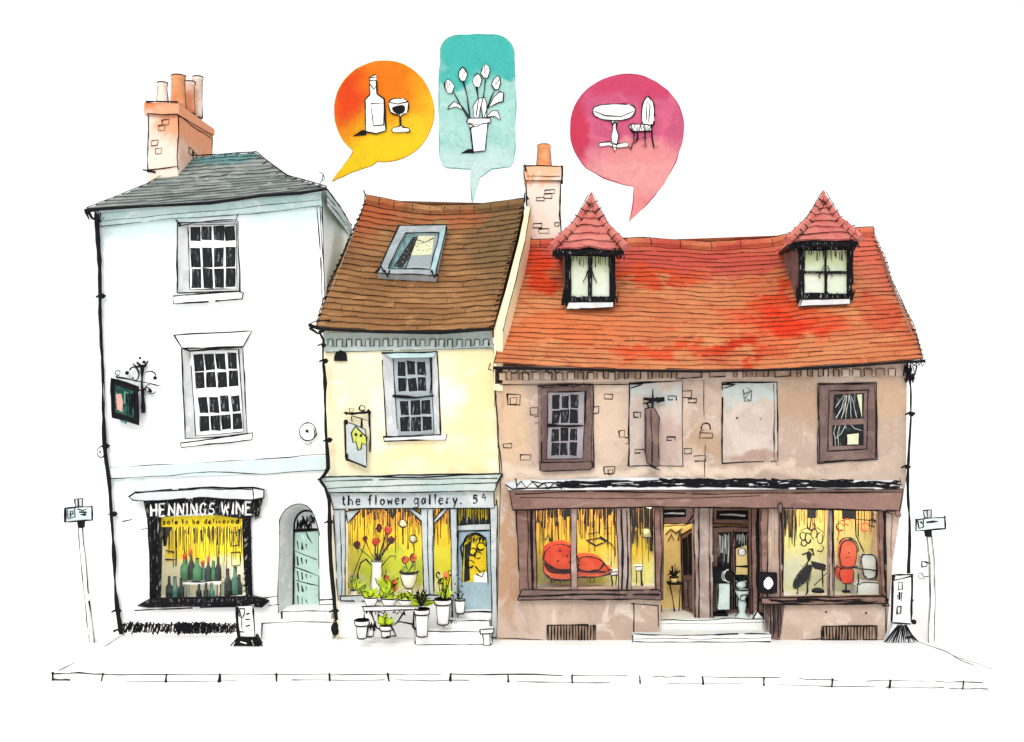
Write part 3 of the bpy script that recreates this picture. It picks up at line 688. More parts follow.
# arched door
doorI = [(293.5, 610)] + [(294, 535)] + arc(307, 527, 13, 17, 165, 12, 9) + [(319, 535), (319.5, 609)]
m = MB(); loft(m, doorH, F1 - .01, doorI, F1 + .55, 'reveal_grey'); m.ink(doorH[1:-1], F1 - .012, .5, .6, mat='thin_ink'); m.ink(doorH[:2], F1 - .012, .5, mat='thin_ink')
m.ink(doorI[:8], F1 + .53, 1.4); m.ink(doorI[8:], F1 + .53, .6); part('door_recess', m, h1)
m = MB(); m.prism([(294, 532), (319, 530), (319.5, 609), (294, 610)], F1 + .55, .06, 'door_teal')
for k, y in enumerate((541, 556, 571, 583, 596)):
    for i in range(5):
        if i < 3 or random.random() < .6: m.ink([(297.5 + i * 4.2, y + i * 1.6), (298.5 + i * 4.2, y + 9 - i * .8)], F1 + .55, .9 - i * .12, .4)
for a, b in (((295, 551), (317, 560)), ((295, 567), (319, 576)), ((296, 580), (318, 586))): m.ink([a, b], F1 + .55, .5)
m.ink([(306, 532), (312, 544)], F1 + .55, .7); dr = part('door', m, h1)
m = MB(); m.prism([(294, 530)] + arc(307, 527, 13, 16.5, 170, 10, 9) + [(319, 529)], F1 + .54, .04, 'reveal_grey', 1.3); m.scribble(296, 520, 312, 529, F1 + .538, 12, 1.0); m.scribble(306, 514, 316, 522, F1 + .538, 7, .9); m.ink([(295, 531), (319, 530)], F1 + .53, 1.3)
m.ink([(302, 516), (309, 528)], F1 + .535, 1.3); m.ink([(307, 530), (314, 517)], F1 + .535, .8); part('fanlight', m, dr)
for (y0, y1, x0, x1, YY) in ((611, 623, 282, 331, -.12), (622, 640, 262, 332, -.42)):
    z0, z1 = P(0, y1, F1 + YY).z, P(0, y0, F1 + YY).z
    m = MB(); m.box(P(x0, 0, F1 + YY).x, P(x1, 0, F1 + YY).x, F1 + YY, F1 + .56 if YY > -.2 else F1 - .125, -.01, z1, 'paper')
    m.ink([(x0, y0 + 1), ((x0 + x1) / 2, y0), (x1, y0 + .5)], F1 + YY, .55, .6, mat='thin_ink'); m.ink([(x0, y0 + 1), (x0, y1 - 2)], F1 + YY, .8)
    part('step', m, h1)
downpipe(h1, [(97, 214), (99, 260), (101, 330), (103, 400), (105, 446), (108, 470), (112, 530), (116, 590), (121, 634)], F1, 1.9, brackets=((101, 296), (105, 446), (113, 514), (117, 611), (119, 630)))
m = MB(); m.ink(arc(101, 452, 4, 5.5, 20, 340, 10), F1 - .14, .6); m.blobpx(100, 452, F1 - .14, 1, 1, 'ink', ink=0); part('pipe_hook', m, h1)
# alarm bell
m = MB(); c = P(308.5, 432, F1 - .05)
prof = [(.02, 0), (.17, .0), (.19, .02), (.16, .06), (.05, .07), (.01, .075)]
for i in range(len(prof) - 1):
    n = 16; vs = [c + Vector((r * math.cos(2 * math.pi * k / n), .04 - y, r * 1.1 * math.sin(2 * math.pi * k / n))) for r, y in prof[i:i + 2] for k in range(n)]
    m.idx(vs, [(k, (k + 1) % n, (k + 1) % n + n, k + n) for k in range(n)], 'paper', True)
m.ink(arc(308, 432, 8.5, 9, 0, 360, 18), F1 - .07, .7); m.ink(arc(309, 433, 6, 7.5, -60, 80, 8), F1 - .1, .5); m.blobpx(307, 431, F1 - .12, 1.6, 1.6, 'ink', ink=0); m.ink([(304, 443), (308, 445), (312, 442), (310, 446)], F1 - .06, .8)
single('alarm_bell', m, 'round white alarm bell on the white wall beside the drainpipe', 'alarm', P(308.5, 432, F1))

# ================================================================== HOUSE 2 : narrow yellow house
F2 = 0.15
h2 = thing('yellow_house', 'narrow pale yellow house with brown tiled roof and a flower shop', 'house', P(410, 637.8, F2))
W2 = [(323, 331), (492, 331), (495, 372), (500, 480), (497, 638), (336.5, 638), (329, 470), (325, 400)]
winH, winI = [(382, 353), (437, 352), (441, 436), (386, 437)], [(393, 357), (431, 356), (434, 434), (398, 436)]
shA = [(345, 509), (421, 508), (424, 596), (346, 597)]; shB = [(433, 508), (450, 508), (452, 596), (434, 596)]; drO = [(456, 507), (490, 507), (493, 616), (456, 616)]
m = MB(); m.plate(W2, [winH, shA, shB, drO], F2, .25, 'yellow_wall'); m.ink([(494, 362), (497, 420), (500, 475)], F2, .7)
m.ink([(497, 500), (497, 560), (496, 636)], F2, .7)
part('wall', m, h2)
closed_body(h2, ((323.5, 340), (336, 637)), ((491.5, 340), (496.5, 637)), F2, 5.2, 'yellow_wall')
m = MB(); m.prism([(323, 333), (492, 331), (493, 344), (495, 349), (324, 352)], F2 - .05, .048, 'grey_green'); m.ink([(326, 352), (400, 350), (494, 348)], F2 - .05, .4, mat='thin_ink')
x = 328; pts = []
while x < 490:
    d_ = random.uniform(4.2, 6); pts += [(x, 346.5 - (x - 328) * .01), (x, 339.5), (x + d_, 339.5 + random.uniform(-.6, .6)), (x + d_, 346.5 + random.uniform(-.8, .8))]; x += d_ + random.uniform(3.6, 5)
for i in range(0, len(pts), 4):
    (xa, _), _, (xb, _), _ = pts[i:i + 4]; m.rect(xa, 339.5, xb, 346, F2 - .085, .035, 'grey_green')
m.ink(pts, F2 - .087, .65, .3); part('dentil_frieze', m, h2)
ev = [P(x, y, F2 - .35) for x, y in ((316, 327), (380, 331), (440, 331), (493, 327))]; rd = [P(x, y, F2 + 2.9) for x, y in ((366, 200), (395, 206), (430, 211), (475, 210), (524, 204))]
lf = [ev[0], P(331, 280, F2 + .8), P(350, 238, F2 + 1.9), rd[0]]; rt = [ev[-1], P(503, 290, F2 + .7), P(516, 240, F2 + 1.9), rd[-1]]
m = MB(); pt2, n2 = roof_sheet(m, ev, rd, lf, rt, 23, 'brown_tile', 46, .018, .0085, .014, .05, 0.03)
bk = [Vector((p.x, F2 + 6, ev[0].z)) for p in (rd[0], rd[-1])]
m.face([rd[0], rd[-1], bk[1], bk[0]], 'brown_tile'); m.face([ev[0], rd[0], bk[0]], 'yellow_wall')
m.ink3([p + Vector((0, -.02, .02)) for p in lf], .014, .02, .15)
for i in range(24):
    q = along(lf, i / 24); m.ink3([q + Vector((-.03, -.04, -.02)), q + Vector((.05, -.04, .03))], .016, .006, .05, var=.6)
    q = along(rt, i / 24); m.ink3([q + Vector((-.08, -.04, .0)), q + Vector((.03, -.04, .04))], .014, .006, .05, var=.6)
m.ink3([rd[0] + Vector((0, 0, .05)), rd[0] + Vector((-.05, 0, .22))], .02, .004, .05); m.ink3([rd[-1] + Vector((0, 0, .0)), rd[-1] + Vector((.02, 0, .25)), rd[-1] + Vector((.1, 0, .1))], .02, .01, .05)
rf2 = part('roof', m, h2)
m = MB(); ridge_tiles(m, [p + Vector((0, 0, .0)) for p in rd], .13, 'brown_tile', seg=.36); part('ridge', m, rf2)
m = MB()   # gable parapet seen between the two roofs
gp = [(494, 330, F2 - .2), (506, 290, F2 + .7), (519, 240, F2 + 1.9), (526, 206, F2 + 2.9)]
A = [P(*g) for g in gp]; Bv = [a + Vector((.17 * (1 - .12 * i), .0, -.02)) for i, a in enumerate(A)]
for i in range(3): m.face([A[i], Bv[i], Bv[i + 1], A[i + 1]], 'cream'); m.face([Bv[i], Bv[i] - Vector((0, 0, 1.6)), Bv[i + 1] - Vector((0, 0, 1.6)), Bv[i + 1]], 'cream'); m.face([A[i], A[i + 1], A[i + 1] - Vector((0, 0, 1.6)), A[i] - Vector((0, 0, 1.6))], 'cream')
m.face([A[0], Bv[0], Bv[0] - Vector((0, 0, 1.2)), A[0] - Vector((0, 0, 1.2))], 'cream')
m.ink3([b + Vector((0, -.02, .0)) for b in Bv], .010, .012, .2)
m.face([Bv[-1], Bv[-1] - Vector((0, 0, 2)), Vector((Bv[-1].x, F2 + 5.5, Bv[-1].z - 2.4))], 'cream')
part('gable_parapet', m, h2)
m = MB(); m.tube([P(x, y, F2 - .42) for x, y in ((309, 325), (320, 329), (380, 332), (440, 332.5), (493, 329))], [.04, .035, .03, .042, .03], 'ink', 7)
m.ink([(308, 325), (316, 321), (330, 320)], F2 - .42, .8); m.ink([(310, 328), (318, 334), (324, 330)], F2 - .42, 1.6); part('gutter', m, h2)
# roof window
m = MB(); so = [(399, 231), (447, 230), (436, 281), (378, 278)]; si = [(405, 238), (440, 237), (430, 274), (388, 273)]
def on_roof(x, y, lift):   # the point of the slope behind that pixel, raised along the normal
    best = None
    lo, hi = F2 - .35, F2 + 2.9
    for it in range(40):
        Y = (lo + hi) / 2; v = (Y - (F2 - .35)) / 3.25; z = ev[1].z + (along(rd, .5).z - ev[1].z) * v
        if P(x, y, Y).z > z: lo = Y
        else: hi = Y
    return P(x, y, Y) + n2 * lift
O = [on_roof(x, y, .14) for x, y in so]; I = [on_roof(x, y, .12) for x, y in si]; O0 = [on_roof(x, y, -.02) for x, y in so]; I0 = [on_roof(x, y, .05) for x, y in si]
for i in range(4):
    j = (i + 1) % 4; m.face([O[i], O[j], I[j], I[i]], 'window_teal' if i == 1 else 'skylight_grey'); m.face([O[i], O[j], O0[j], O0[i]], 'skylight_grey'); m.face([I[i], I[j], I0[j], I0[i]], 'window_teal')
for q in (O, I): m.ink3([p + Vector((0, -.01, 0)) for p in q + [q[0]]], .015, .012, .15)
m.ink3([on_roof(x, y, .15) for x, y in ((376, 278), (382, 272), (384, 278))], .02); m.ink3([on_roof(x, y, .15) for x, y in ((432, 276), (434, 283), (438, 280))], .02); m.ink3([on_roof(x, y, .15) for x, y in ((385, 276), (388, 283), (390, 276))], .018)
sk = part('roof_window', m, h2)
m = MB(); m.face(I0, 'sky_glass'); m.face([on_roof(x, y, .055) for x, y in ((413, 239), (419, 239), (408, 262), (402, 270), (394, 268))], 'dark_glass')
m.face([on_roof(x, y, .06) for x, y in ((418, 238), (439, 237), (430, 274), (405, 273))], 'skylight_grey'); m.face([on_roof(x, y, .065) for x, y in ((418, 238), (434, 238), (432, 257), (411, 258))], 'blind_yellow')
for i in range(22): q = on_roof(random.uniform(413, 431), random.uniform(243, 256), .067); m.blob(q, .012, .01, .012, 'ink', nu=5, nv=4)
m.ink3([on_roof(x, y, .068) for x, y in ((418, 242), (425, 245), (433, 241))], .012); m.ink3([on_roof(x, y, .068) for x, y in ((418, 238), (405, 273))], .010); part('pane', m, sk)
# sash window
wo = sash_window(h2, F2, winH, winI, grid_cells(.08, .86, .05, .46, 2, 3, .07, .06) + grid_cells(.08, .96, .54, .96, 2, 3, .07, .06), 'reveal_grey', 'sash_blue', [(383, 437), (441, 435), (447, 434), (446, 440), (384, 441)], label='upstairs sash window with blue grey bars')
m = MB(); m.prism([(381, 352), (437, 351), (433, 357), (392, 358)], F2 - .01, .02, 'teal_band'); part('lintel', m, wo)
m = MB(); m.ink([(393, 396), (415, 398), (434, 396)], F2 + .13, 1.6); m.ink([(431, 356), (431, 394)], F2 + .13, 1.0); part('meeting_rail', m, wo)
m = MB(); m.prism([(334, 357), (336, 352), (341, 350), (346, 353), (347, 361), (334, 361)], F2 - .06, .058, 'ink'); part('air_vent', m, h2)
# shop front
def hf(m, Y):
    m.hatch(340, 424, 506, 18, 48, Y, 46, .5); m.hatch(340, 430, 505, 6, 16, Y, 44, 1.1); m.hatch(430, 455, 505, 14, 44, Y, 14, .8); m.hatch(420, 434, 505, 10, 26, Y, 9, 1)
    for a in (((352, 580), (366, 540)), ((376, 585), (384, 545)), ((415, 578), (414, 540))): m.ink(a, Y, .5)
rm = display_room(h2, F2, 344, 499, 453, 597, .95, 'flower_back', hatch=hf)
m = MB(); m.prism([(421, 507), (433, 507), (434, 598), (424, 598)], F2 - .08, .2, 'shop_blue', .6); m.ink([(427, 510), (428, 560), (429, 598)], F2 - .085, .6)
sf2 = part('shop_window', m, h2)
for poly in ([(333, 508), (345, 508), (345, 598), (338, 600)], [(450, 507), (457, 507), (458, 622), (453, 622)], [(490, 506), (497, 505), (497, 637), (492, 637)]):
    m = MB(); m.prism(poly, F2 - .08, .2, 'shop_blue', .6)
    if poly[0][0] == 333: m.ink([(340, 512), (342, 598)], F2 - .085, .5)
    part('post', m, sf2)
for poly in ([(346, 511), (361, 509), (348, 523)], [(421, 522), (408, 509), (413, 509), (424, 516)], [(433, 520), (444, 508), (449, 508), (434, 524)]): m = MB(); m.prism(poly, F2 - .04, .1, 'shop_blue', .9); part('bracket', m, sf2)
for q in (shA, shB): m = MB(); m.face([P(x, y, F2 + .1) for x, y in q], 'clear_glass'); part('glass', m, sf2)
m = MB(); m.prism([(337.5, 600.5), (456, 599), (456, 637.5), (339, 637.5)], F2 - .015, .013, 'paper'); part('stall_riser', m, h2)
m = MB(); m.prism([(340, 596), (424, 595), (453, 595), (453, 600), (340, 601)], F2 - .1, .098, 'shop_blue', .8); part('sill', m, sf2)
m = MB(); m.prism([(329, 491), (494, 489), (494, 508), (333, 509)], F2 - .12, .118, 'shop_blue', .7)
write(m, 'the flower gallery.', 342, 505.2, 462, 503.5, 9.5, F2 - .12, 1.0, 'ink', .3, .35, {'l': .6, ' ': .6, '.': .3, 'r': .8, 't': .8, 'f': .8})
write(m, '5', 473, 503.5, 478, 503.5, 8, F2 - .12, .8, wob=.1); write(m, '4', 481.5, 500, 487.5, 500, 6, F2 - .12, .65, wob=.1); part('fascia', m, sf2)
m = MB(); m.prism([(318, 480), (325, 477), (410, 475), (503, 474), (498, 482), (494, 491), (328, 493), (323, 486)], F2 - .22, .215, 'grey_green', .8)
for a in (((324, 481), (400, 479), (498, 478)), ((328, 488), (420, 485), (497, 483))): m.ink(a, F2 - .222, .5)
m.ink([(340, 476), (420, 477), (500, 474)], F2 - .222, .8); m.ink([(502, 474), (496, 484), (496, 490)], F2 - .222, .8); part('cornice', m, sf2)
# door
arched = [(462, 582), (463, 548)] + arc(475, 546, 12, 13, 170, 10, 8) + [(487, 548), (488, 583)]
m = MB(); m.plate([(456, 530), (490, 530), (493, 616), (456, 616)], [arched], F2 + .14, .05, 'door_blue'); m.ink([(456, 531), (490, 531)], F2 + .13, .8); m.ink([(458, 531), (459, 616)], F2 + .13, .6); m.ink(arched, F2 + .135, .7)
m.ink([(463, 560), (461, 548), (466, 538), (476, 534), (486, 538)], F2 + .135, 1.2); dr = part('door', m, h2)
m = MB(); m.face([P(x, y, F2 + .185) for x, y in ((460, 532), (491, 532), (491, 584), (460, 584))], 'amber_back'); m.prism([(464, 582), (465, 545), (472, 540), (469, 560), (470, 580)], F2 + .175, .006, 'dark_glass')
m.hatch(464, 486, 537, 3, 7, F2 + .18, 14, .9)
for x, y, r_ in ((473, 552, 4), (481, 546, 4), (478, 555, 3.4), (470, 564, 4)): m.ink(arc(x, y, r_, r_, 0, 330, 9), F2 + .18, .8)
m.ink([(475, 566), (480, 572), (485, 570), (482, 577), (476, 574)], F2 + .18, .8)
m.prism([(474, 575), (487, 572), (487, 583), (474, 583)], F2 + .178, .004, 'paper'); part('door_glass', m, dr)
m = MB(); m.prism([(456, 507), (490, 507), (490, 525), (456, 526)], F2 + .14, .04, 'dark_glass', .9); m.prism([(456, 525), (490, 524), (490, 530), (456, 531)], F2 + .1, .08, 'shop_blue', .6); m.hatch(458, 489, 508, 8, 17, F2 + .138, 16, .6, 0, 'amber_back'); part('transom_light', m, dr)
for (x0, x1, y0, y1, YA, YB) in ((452, 492, 611, 640, -.02, .16), (444, 490, 620, 641, -.30, -.025), (415, 492, 631, 645, -.55, -.305)):
    z1 = P(0, y0, F2 + YA).z; m = MB(); m.box(P(x0, 0, F2 + YA).x, P(x1, 0, F2 + YA).x, F2 + YA, F2 + YB, -.01, z1, 'paper')
    zpx = HY + (EYE - 0.01) / S(F2 + YA)
    m.ink([(x0, y0 + .5), (x1, y0 + .5)], F2 + YA, .7); m.ink([(x0, y0), (x0, zpx)], F2 + YA, .8); m.ink([(x1, y0), (x1, zpx)], F2 + YA, .6)
    if x0 == 415: m.ink([(x0, zpx), (x1, zpx)], F2 + YA, .6)
    m.hatch(x0 + 2, x0 + 12, y0 + 1, 1, 3, F2 + YA, 6, 1)
    part('step', m, h2)
downpipe(h2, [(318, 331), (323, 340), (323, 350), (325, 400), (327, 440), (328, 468), (325, 474), (320, 479), (325, 487), (329, 500), (331, 560), (334, 606), (336, 620)], F2 - .02, 1.9, brackets=((322, 345), (324, 361), (328, 440), (329, 522), (334, 611)), off=.26)
m = MB(); m.blobpx(335, 629, F2 - .28, 3.2, 6, 'ink', ink=.8); m.ink([(336, 620), (338, 626), (334, 634)], F2 - .3, 1.4); part('pipe_shoe', m, h2)
# ================================================================== HOUSE 3 : long stone house
F3 = 0.0
h3 = thing('stone_house', 'long buff stone house with red tiled roof, two dormers and furniture shop', 'house', P(700, 640, F3))
W3 = [(494, 366), (907, 362), (906, 480), (893, 560), (886, 640), (497, 640), (501, 480)]
wlH, wlI = [(541, 387), (591, 386), (592, 466), (541, 468)], [(548, 392), (585, 391), (583, 459), (547, 459)]
wrH, wrI = [(819, 384), (875, 384), (876, 458), (819, 462)], [(829, 391), (868, 390), (867, 449), (828, 451)]
shL = [(534, 509), (624, 507), (623, 588), (536, 590)]; shM = [(629, 506), (656, 507), (656, 589), (629, 588)]
shR = [(783, 510), (882, 509), (883, 596), (783, 598)]; ent = [(661, 505), (764, 505), (764, 602), (770, 640), (659, 640), (661, 602)]
m = MB(); m.plate(W3, [wlH, wrH, shL, shM, shR, ent], F3, .25, 'stone')
m.ink([(494, 370), (497, 420), (502, 478)], F3, .7); m.ink([(885, 600), (886, 640)], F3, .6); m.ink([(497, 638), (560, 641), (632, 641)], F3, .5); m.ink([(790, 641), (840, 638), (886, 640)], F3, .5)
m.ink([(634, 603), (634, 640)], F3, .8); m.ink([(630, 604), (658, 606), (658, 626)], F3, .5); m.ink([(704, 378), (704, 420)], F3, .5, mat='thin_ink'); m.ink([(705, 445), (705, 478)], F3, .5, mat='thin_ink')
m.ink([(880, 520), (882, 560)], F3, .5); m.ink([(892, 508), (891, 560)], F3, .4)
for (x, y, w, h) in ((507, 394, 13, 11), (510, 398, 7, 6), (530, 408, 8, 7), (534, 417, 6, 6), (604, 394, 9, 5), (593, 407, 6, 6), (503, 444, 9, 4), (520, 455, 11, 5), (604, 467, 11, 6), (608, 470, 5, 5),
                     (619, 431, 6, 6), (625, 438, 4, 5), (682, 391, 10, 7), (688, 399, 9, 4), (684, 449, 8, 5), (694, 456, 12, 5)):
    a = [(x, y), (x + w, y - random.uniform(-.6, 1)), (x + w - .5, y + h), (x + .6, y + h + random.uniform(-.6, .6)), (x, y)]
    m.ink(a[:random.choice((5, 5, 5, 4))], F3, .62, .35)
m.ink([(700, 433), (712, 433), (712, 438), (699, 438), (700, 431), (703, 430)], F3, .7); m.ink(arc(706, 428, 4.5, 5, -20, 200, 10), F3, .7)
for x, y in ((826, 612), (866, 613), (672, 505)): m.blobpx(x, y, F3 - .003, 1, 1, 'ink', ink=0)
part('wall', m, h3)
closed_body(h3, ((494.5, 376), (498, 639)), ((906, 372), (886, 639)), F3, 6.0, 'stone')
# dentils
m = MB(); m.prism([(495, 367), (906, 363), (906, 376), (700, 380), (495, 384)], F3 - .05, .048, 'stone'); x = 499; pts = []
while x < 897:
    d_ = random.uniform(5, 8.5); y = 380 - (x - 499) * .0115
    if random.random() < .9:
        q = [(x, y + random.uniform(-1, 1)), (x, y - 7), (x + d_, y - 7 + random.uniform(-.8, .8)), (x + d_, y + random.uniform(-1, 1))]; pts += q; m.rect(x, y - 7, x + d_, y, F3 - .09, .04, 'stone_dark' if random.random() < .35 else 'stone')
    x += d_ + random.uniform(3, 5.5)
m.ink(pts, F3 - .095, .65, .35); m.ink([(500, 385), (640, 384)], F3 - .05, .5); part('dentil_frieze', m, h3)
# roof
ev3 = [P(x, y, F3 - .35) for x, y in ((494, 363), (560, 367), (640, 370), (760, 370), (850, 364), (923, 359))]; rd3 = [P(x, y, F3 + 3) for x, y in ((519, 245), (580, 243), (650, 243), (710, 247), (770, 243), (800, 236), (840, 234), (873, 232))]
lf3 = [ev3[0], P(500, 335, F3 + .45), P(508, 295, F3 + 1.4), rd3[0]]; rt3 = [ev3[-1], P(914, 328, F3 + .5), P(893, 285, F3 + 1.7), P(886, 262, F3 + 2.3), rd3[-1]]
m = MB(); pt3, n3 = roof_sheet(m, ev3, rd3, lf3, rt3, 28, 'red_tile', 70, .014, .0066, .014, .05, .012)
bk = [Vector((p.x, F3 + 6.3, ev3[2].z)) for p in (rd3[0], rd3[-1])]
m.face([rd3[0], rd3[-1], bk[1], bk[0]], 'red_tile'); m.face([ev3[0], rd3[0], bk[0]], 'stone'); m.face([ev3[-1], bk[1], rd3[-1]], 'stone')
for i in range(26):
    q = along(rt3, i / 26); m.ink3([q + Vector((-.09, -.04, .0)), q + Vector((.03, -.04, -.02))], .011, .006, .05, var=.6)
m.ink3([p + Vector((0, -.02, .02)) for p in rt3], .009, .012, .15); m.ink3([p + Vector((0, -.02, .02)) for p in lf3], .012, .012, .15)
rf3 = part('roof', m, h3)
m = MB(); ridge_tiles(m, rd3, .12, 'red_tile', seg=.55); part('ridge', m, rf3)
m = MB(); q = [P(x, y, F3 - .43) for x, y in ((493, 368), (530, 368.5), (600, 370), (700, 371.5), (780, 370), (850, 366), (925, 361))]; q = [Vector(a) for a in resample([tuple(p) for p in q], .3)]; wr = smooth_noise(len(q), .3)
m.tube(q, [.027 * (1 + w) for w in wr], 'ink', 7); m.ink([(490, 363), (488, 369), (496, 371)], F3 - .43, .7); m.scribble(500, 370, 560, 373, F3 - .45, 18, .7); m.scribble(905, 362, 925, 366, F3 - .45, 10, 1)
part('gutter', m, h3)
# sash windows
wo = sash_window(h3, F3, wlH, wlI, grid_cells(.10, .84, .04, .48, 2, 3, .07, .05) + grid_cells(.10, .84, .53, .96, 2, 3, .07, .05), 'window_brown', 'sash_mauve', [(540, 463), (592, 461), (593, 466), (590, 470), (541, 471)], 'window_brown', dep=.12, label='twelve pane sash window with mauve bars')
m = MB(); m.ink([(548, 425), (566, 426), (584, 425)], F3 + .1, 1.5); m.ink([(586, 391), (585, 424)], F3 + .1, 1.1); part('meeting_rail', m, wo)
m = MB(); m.plate([(538, 385), (593, 384), (594, 468), (539, 470)], [wlH], F3 - .03, .028, 'window_brown'); m.ink([(538, 386), (593, 384), (594, 468)], F3 - .03, .7); m.scribble(545, 385, 590, 387, F3 - .03, 14, .5); part('frame', m, wo)
wo = sash_window(h3, F3, wrH, wrI, [(.14, .9, .06, .47), (.12, .9, .57, .93)], 'window_brown', 'window_brown', None, dep=.10, label='two pane sash window with pale curtains')
m = MB(); m.plate([(818, 383), (876, 383), (877, 459), (818, 463)], [wrH], F3 - .03, .028, 'window_brown'); m.ink([(818, 384), (876, 383), (877, 459), (818, 463), (818, 384)], F3 - .03, .8); part('frame', m, wo)
m = MB()
for (a, c, b) in (((846, 395), (842, 408), (836, 418)), ((847, 395), (845, 408), (841, 419)), ((848, 395), (847, 410), (846, 419)), ((849, 395), (851, 408), (851, 419)), ((851, 395), (854, 405), (857, 418)), ((844, 395), (839, 402), (835, 408)), ((840, 424), (838, 434), (839, 446)), ((845, 425), (842, 433), (835, 438)), ((836, 424), (834, 434), (836, 446)), ((850, 424), (855, 428), (862, 430))): m.ink([a, c, b], F3 + .125, .42, .7, 4, mat='grey_cloth')
m.prism([(857, 395), (862, 394), (862, 418)], F3 + .122, .006, 'blind_yellow'); m.prism([(847, 434), (859, 433), (859, 445), (847, 445)], F3 + .122, .006, 'blind_yellow', .6); part('curtain', m, wo)
# blind panels (bricked-up windows)
for q, em in (([(629, 383), (682, 381), (683, 466), (629, 466)], 0), ([(722, 383), (777, 382), (778, 461), (722, 463)], 1)):
    m = MB(); m.prism(rough(q, .4, 20), F3 - .012, .02, 'stone_grey'); m.ink([q[3], q[0], q[1]], F3 - .013, .9); m.ink([q[1], q[2], q[3]], F3 - .013, .5); m.ink([(q[0][0], q[0][1] + 1), (q[0][0] + 14, q[0][1] + 1), (q[0][0] + 2, q[0][1] + 5), (q[0][0] + 12, q[0][1] + 2)], F3 - .014, .9)
    if em:
        m.ink([(774, 384), (774, 458), (778, 466)], F3 - .013, .6); m.ink([(743, 389), (744, 401), (751, 401), (752, 391), (746, 387)], F3 - .014, .7); m.ink([(744, 394), (751, 391), (745, 398), (751, 400)], F3 - .014, .6); m.blobpx(737, 418, F3 - .014, 1, 1, 'ink', ink=0); m.blobpx(761, 419, F3 - .014, .7, .7, 'ink', ink=0)
    else:
        for x, y, w, h in ((668, 396, 8, 4), (634, 412, 7, 5), (667, 437, 8, 3.5), (635, 449, 9, 4)): m.ink([(x + w * .6, y + h), (x, y + h), (x, y), (x + w, y), (x + w, y + h)], F3 - .014, .7)
    part('blind_panel', m, h3, 'bricked up window panel with a carved emblem' if em else 'bricked up window panel behind a hanging sign')
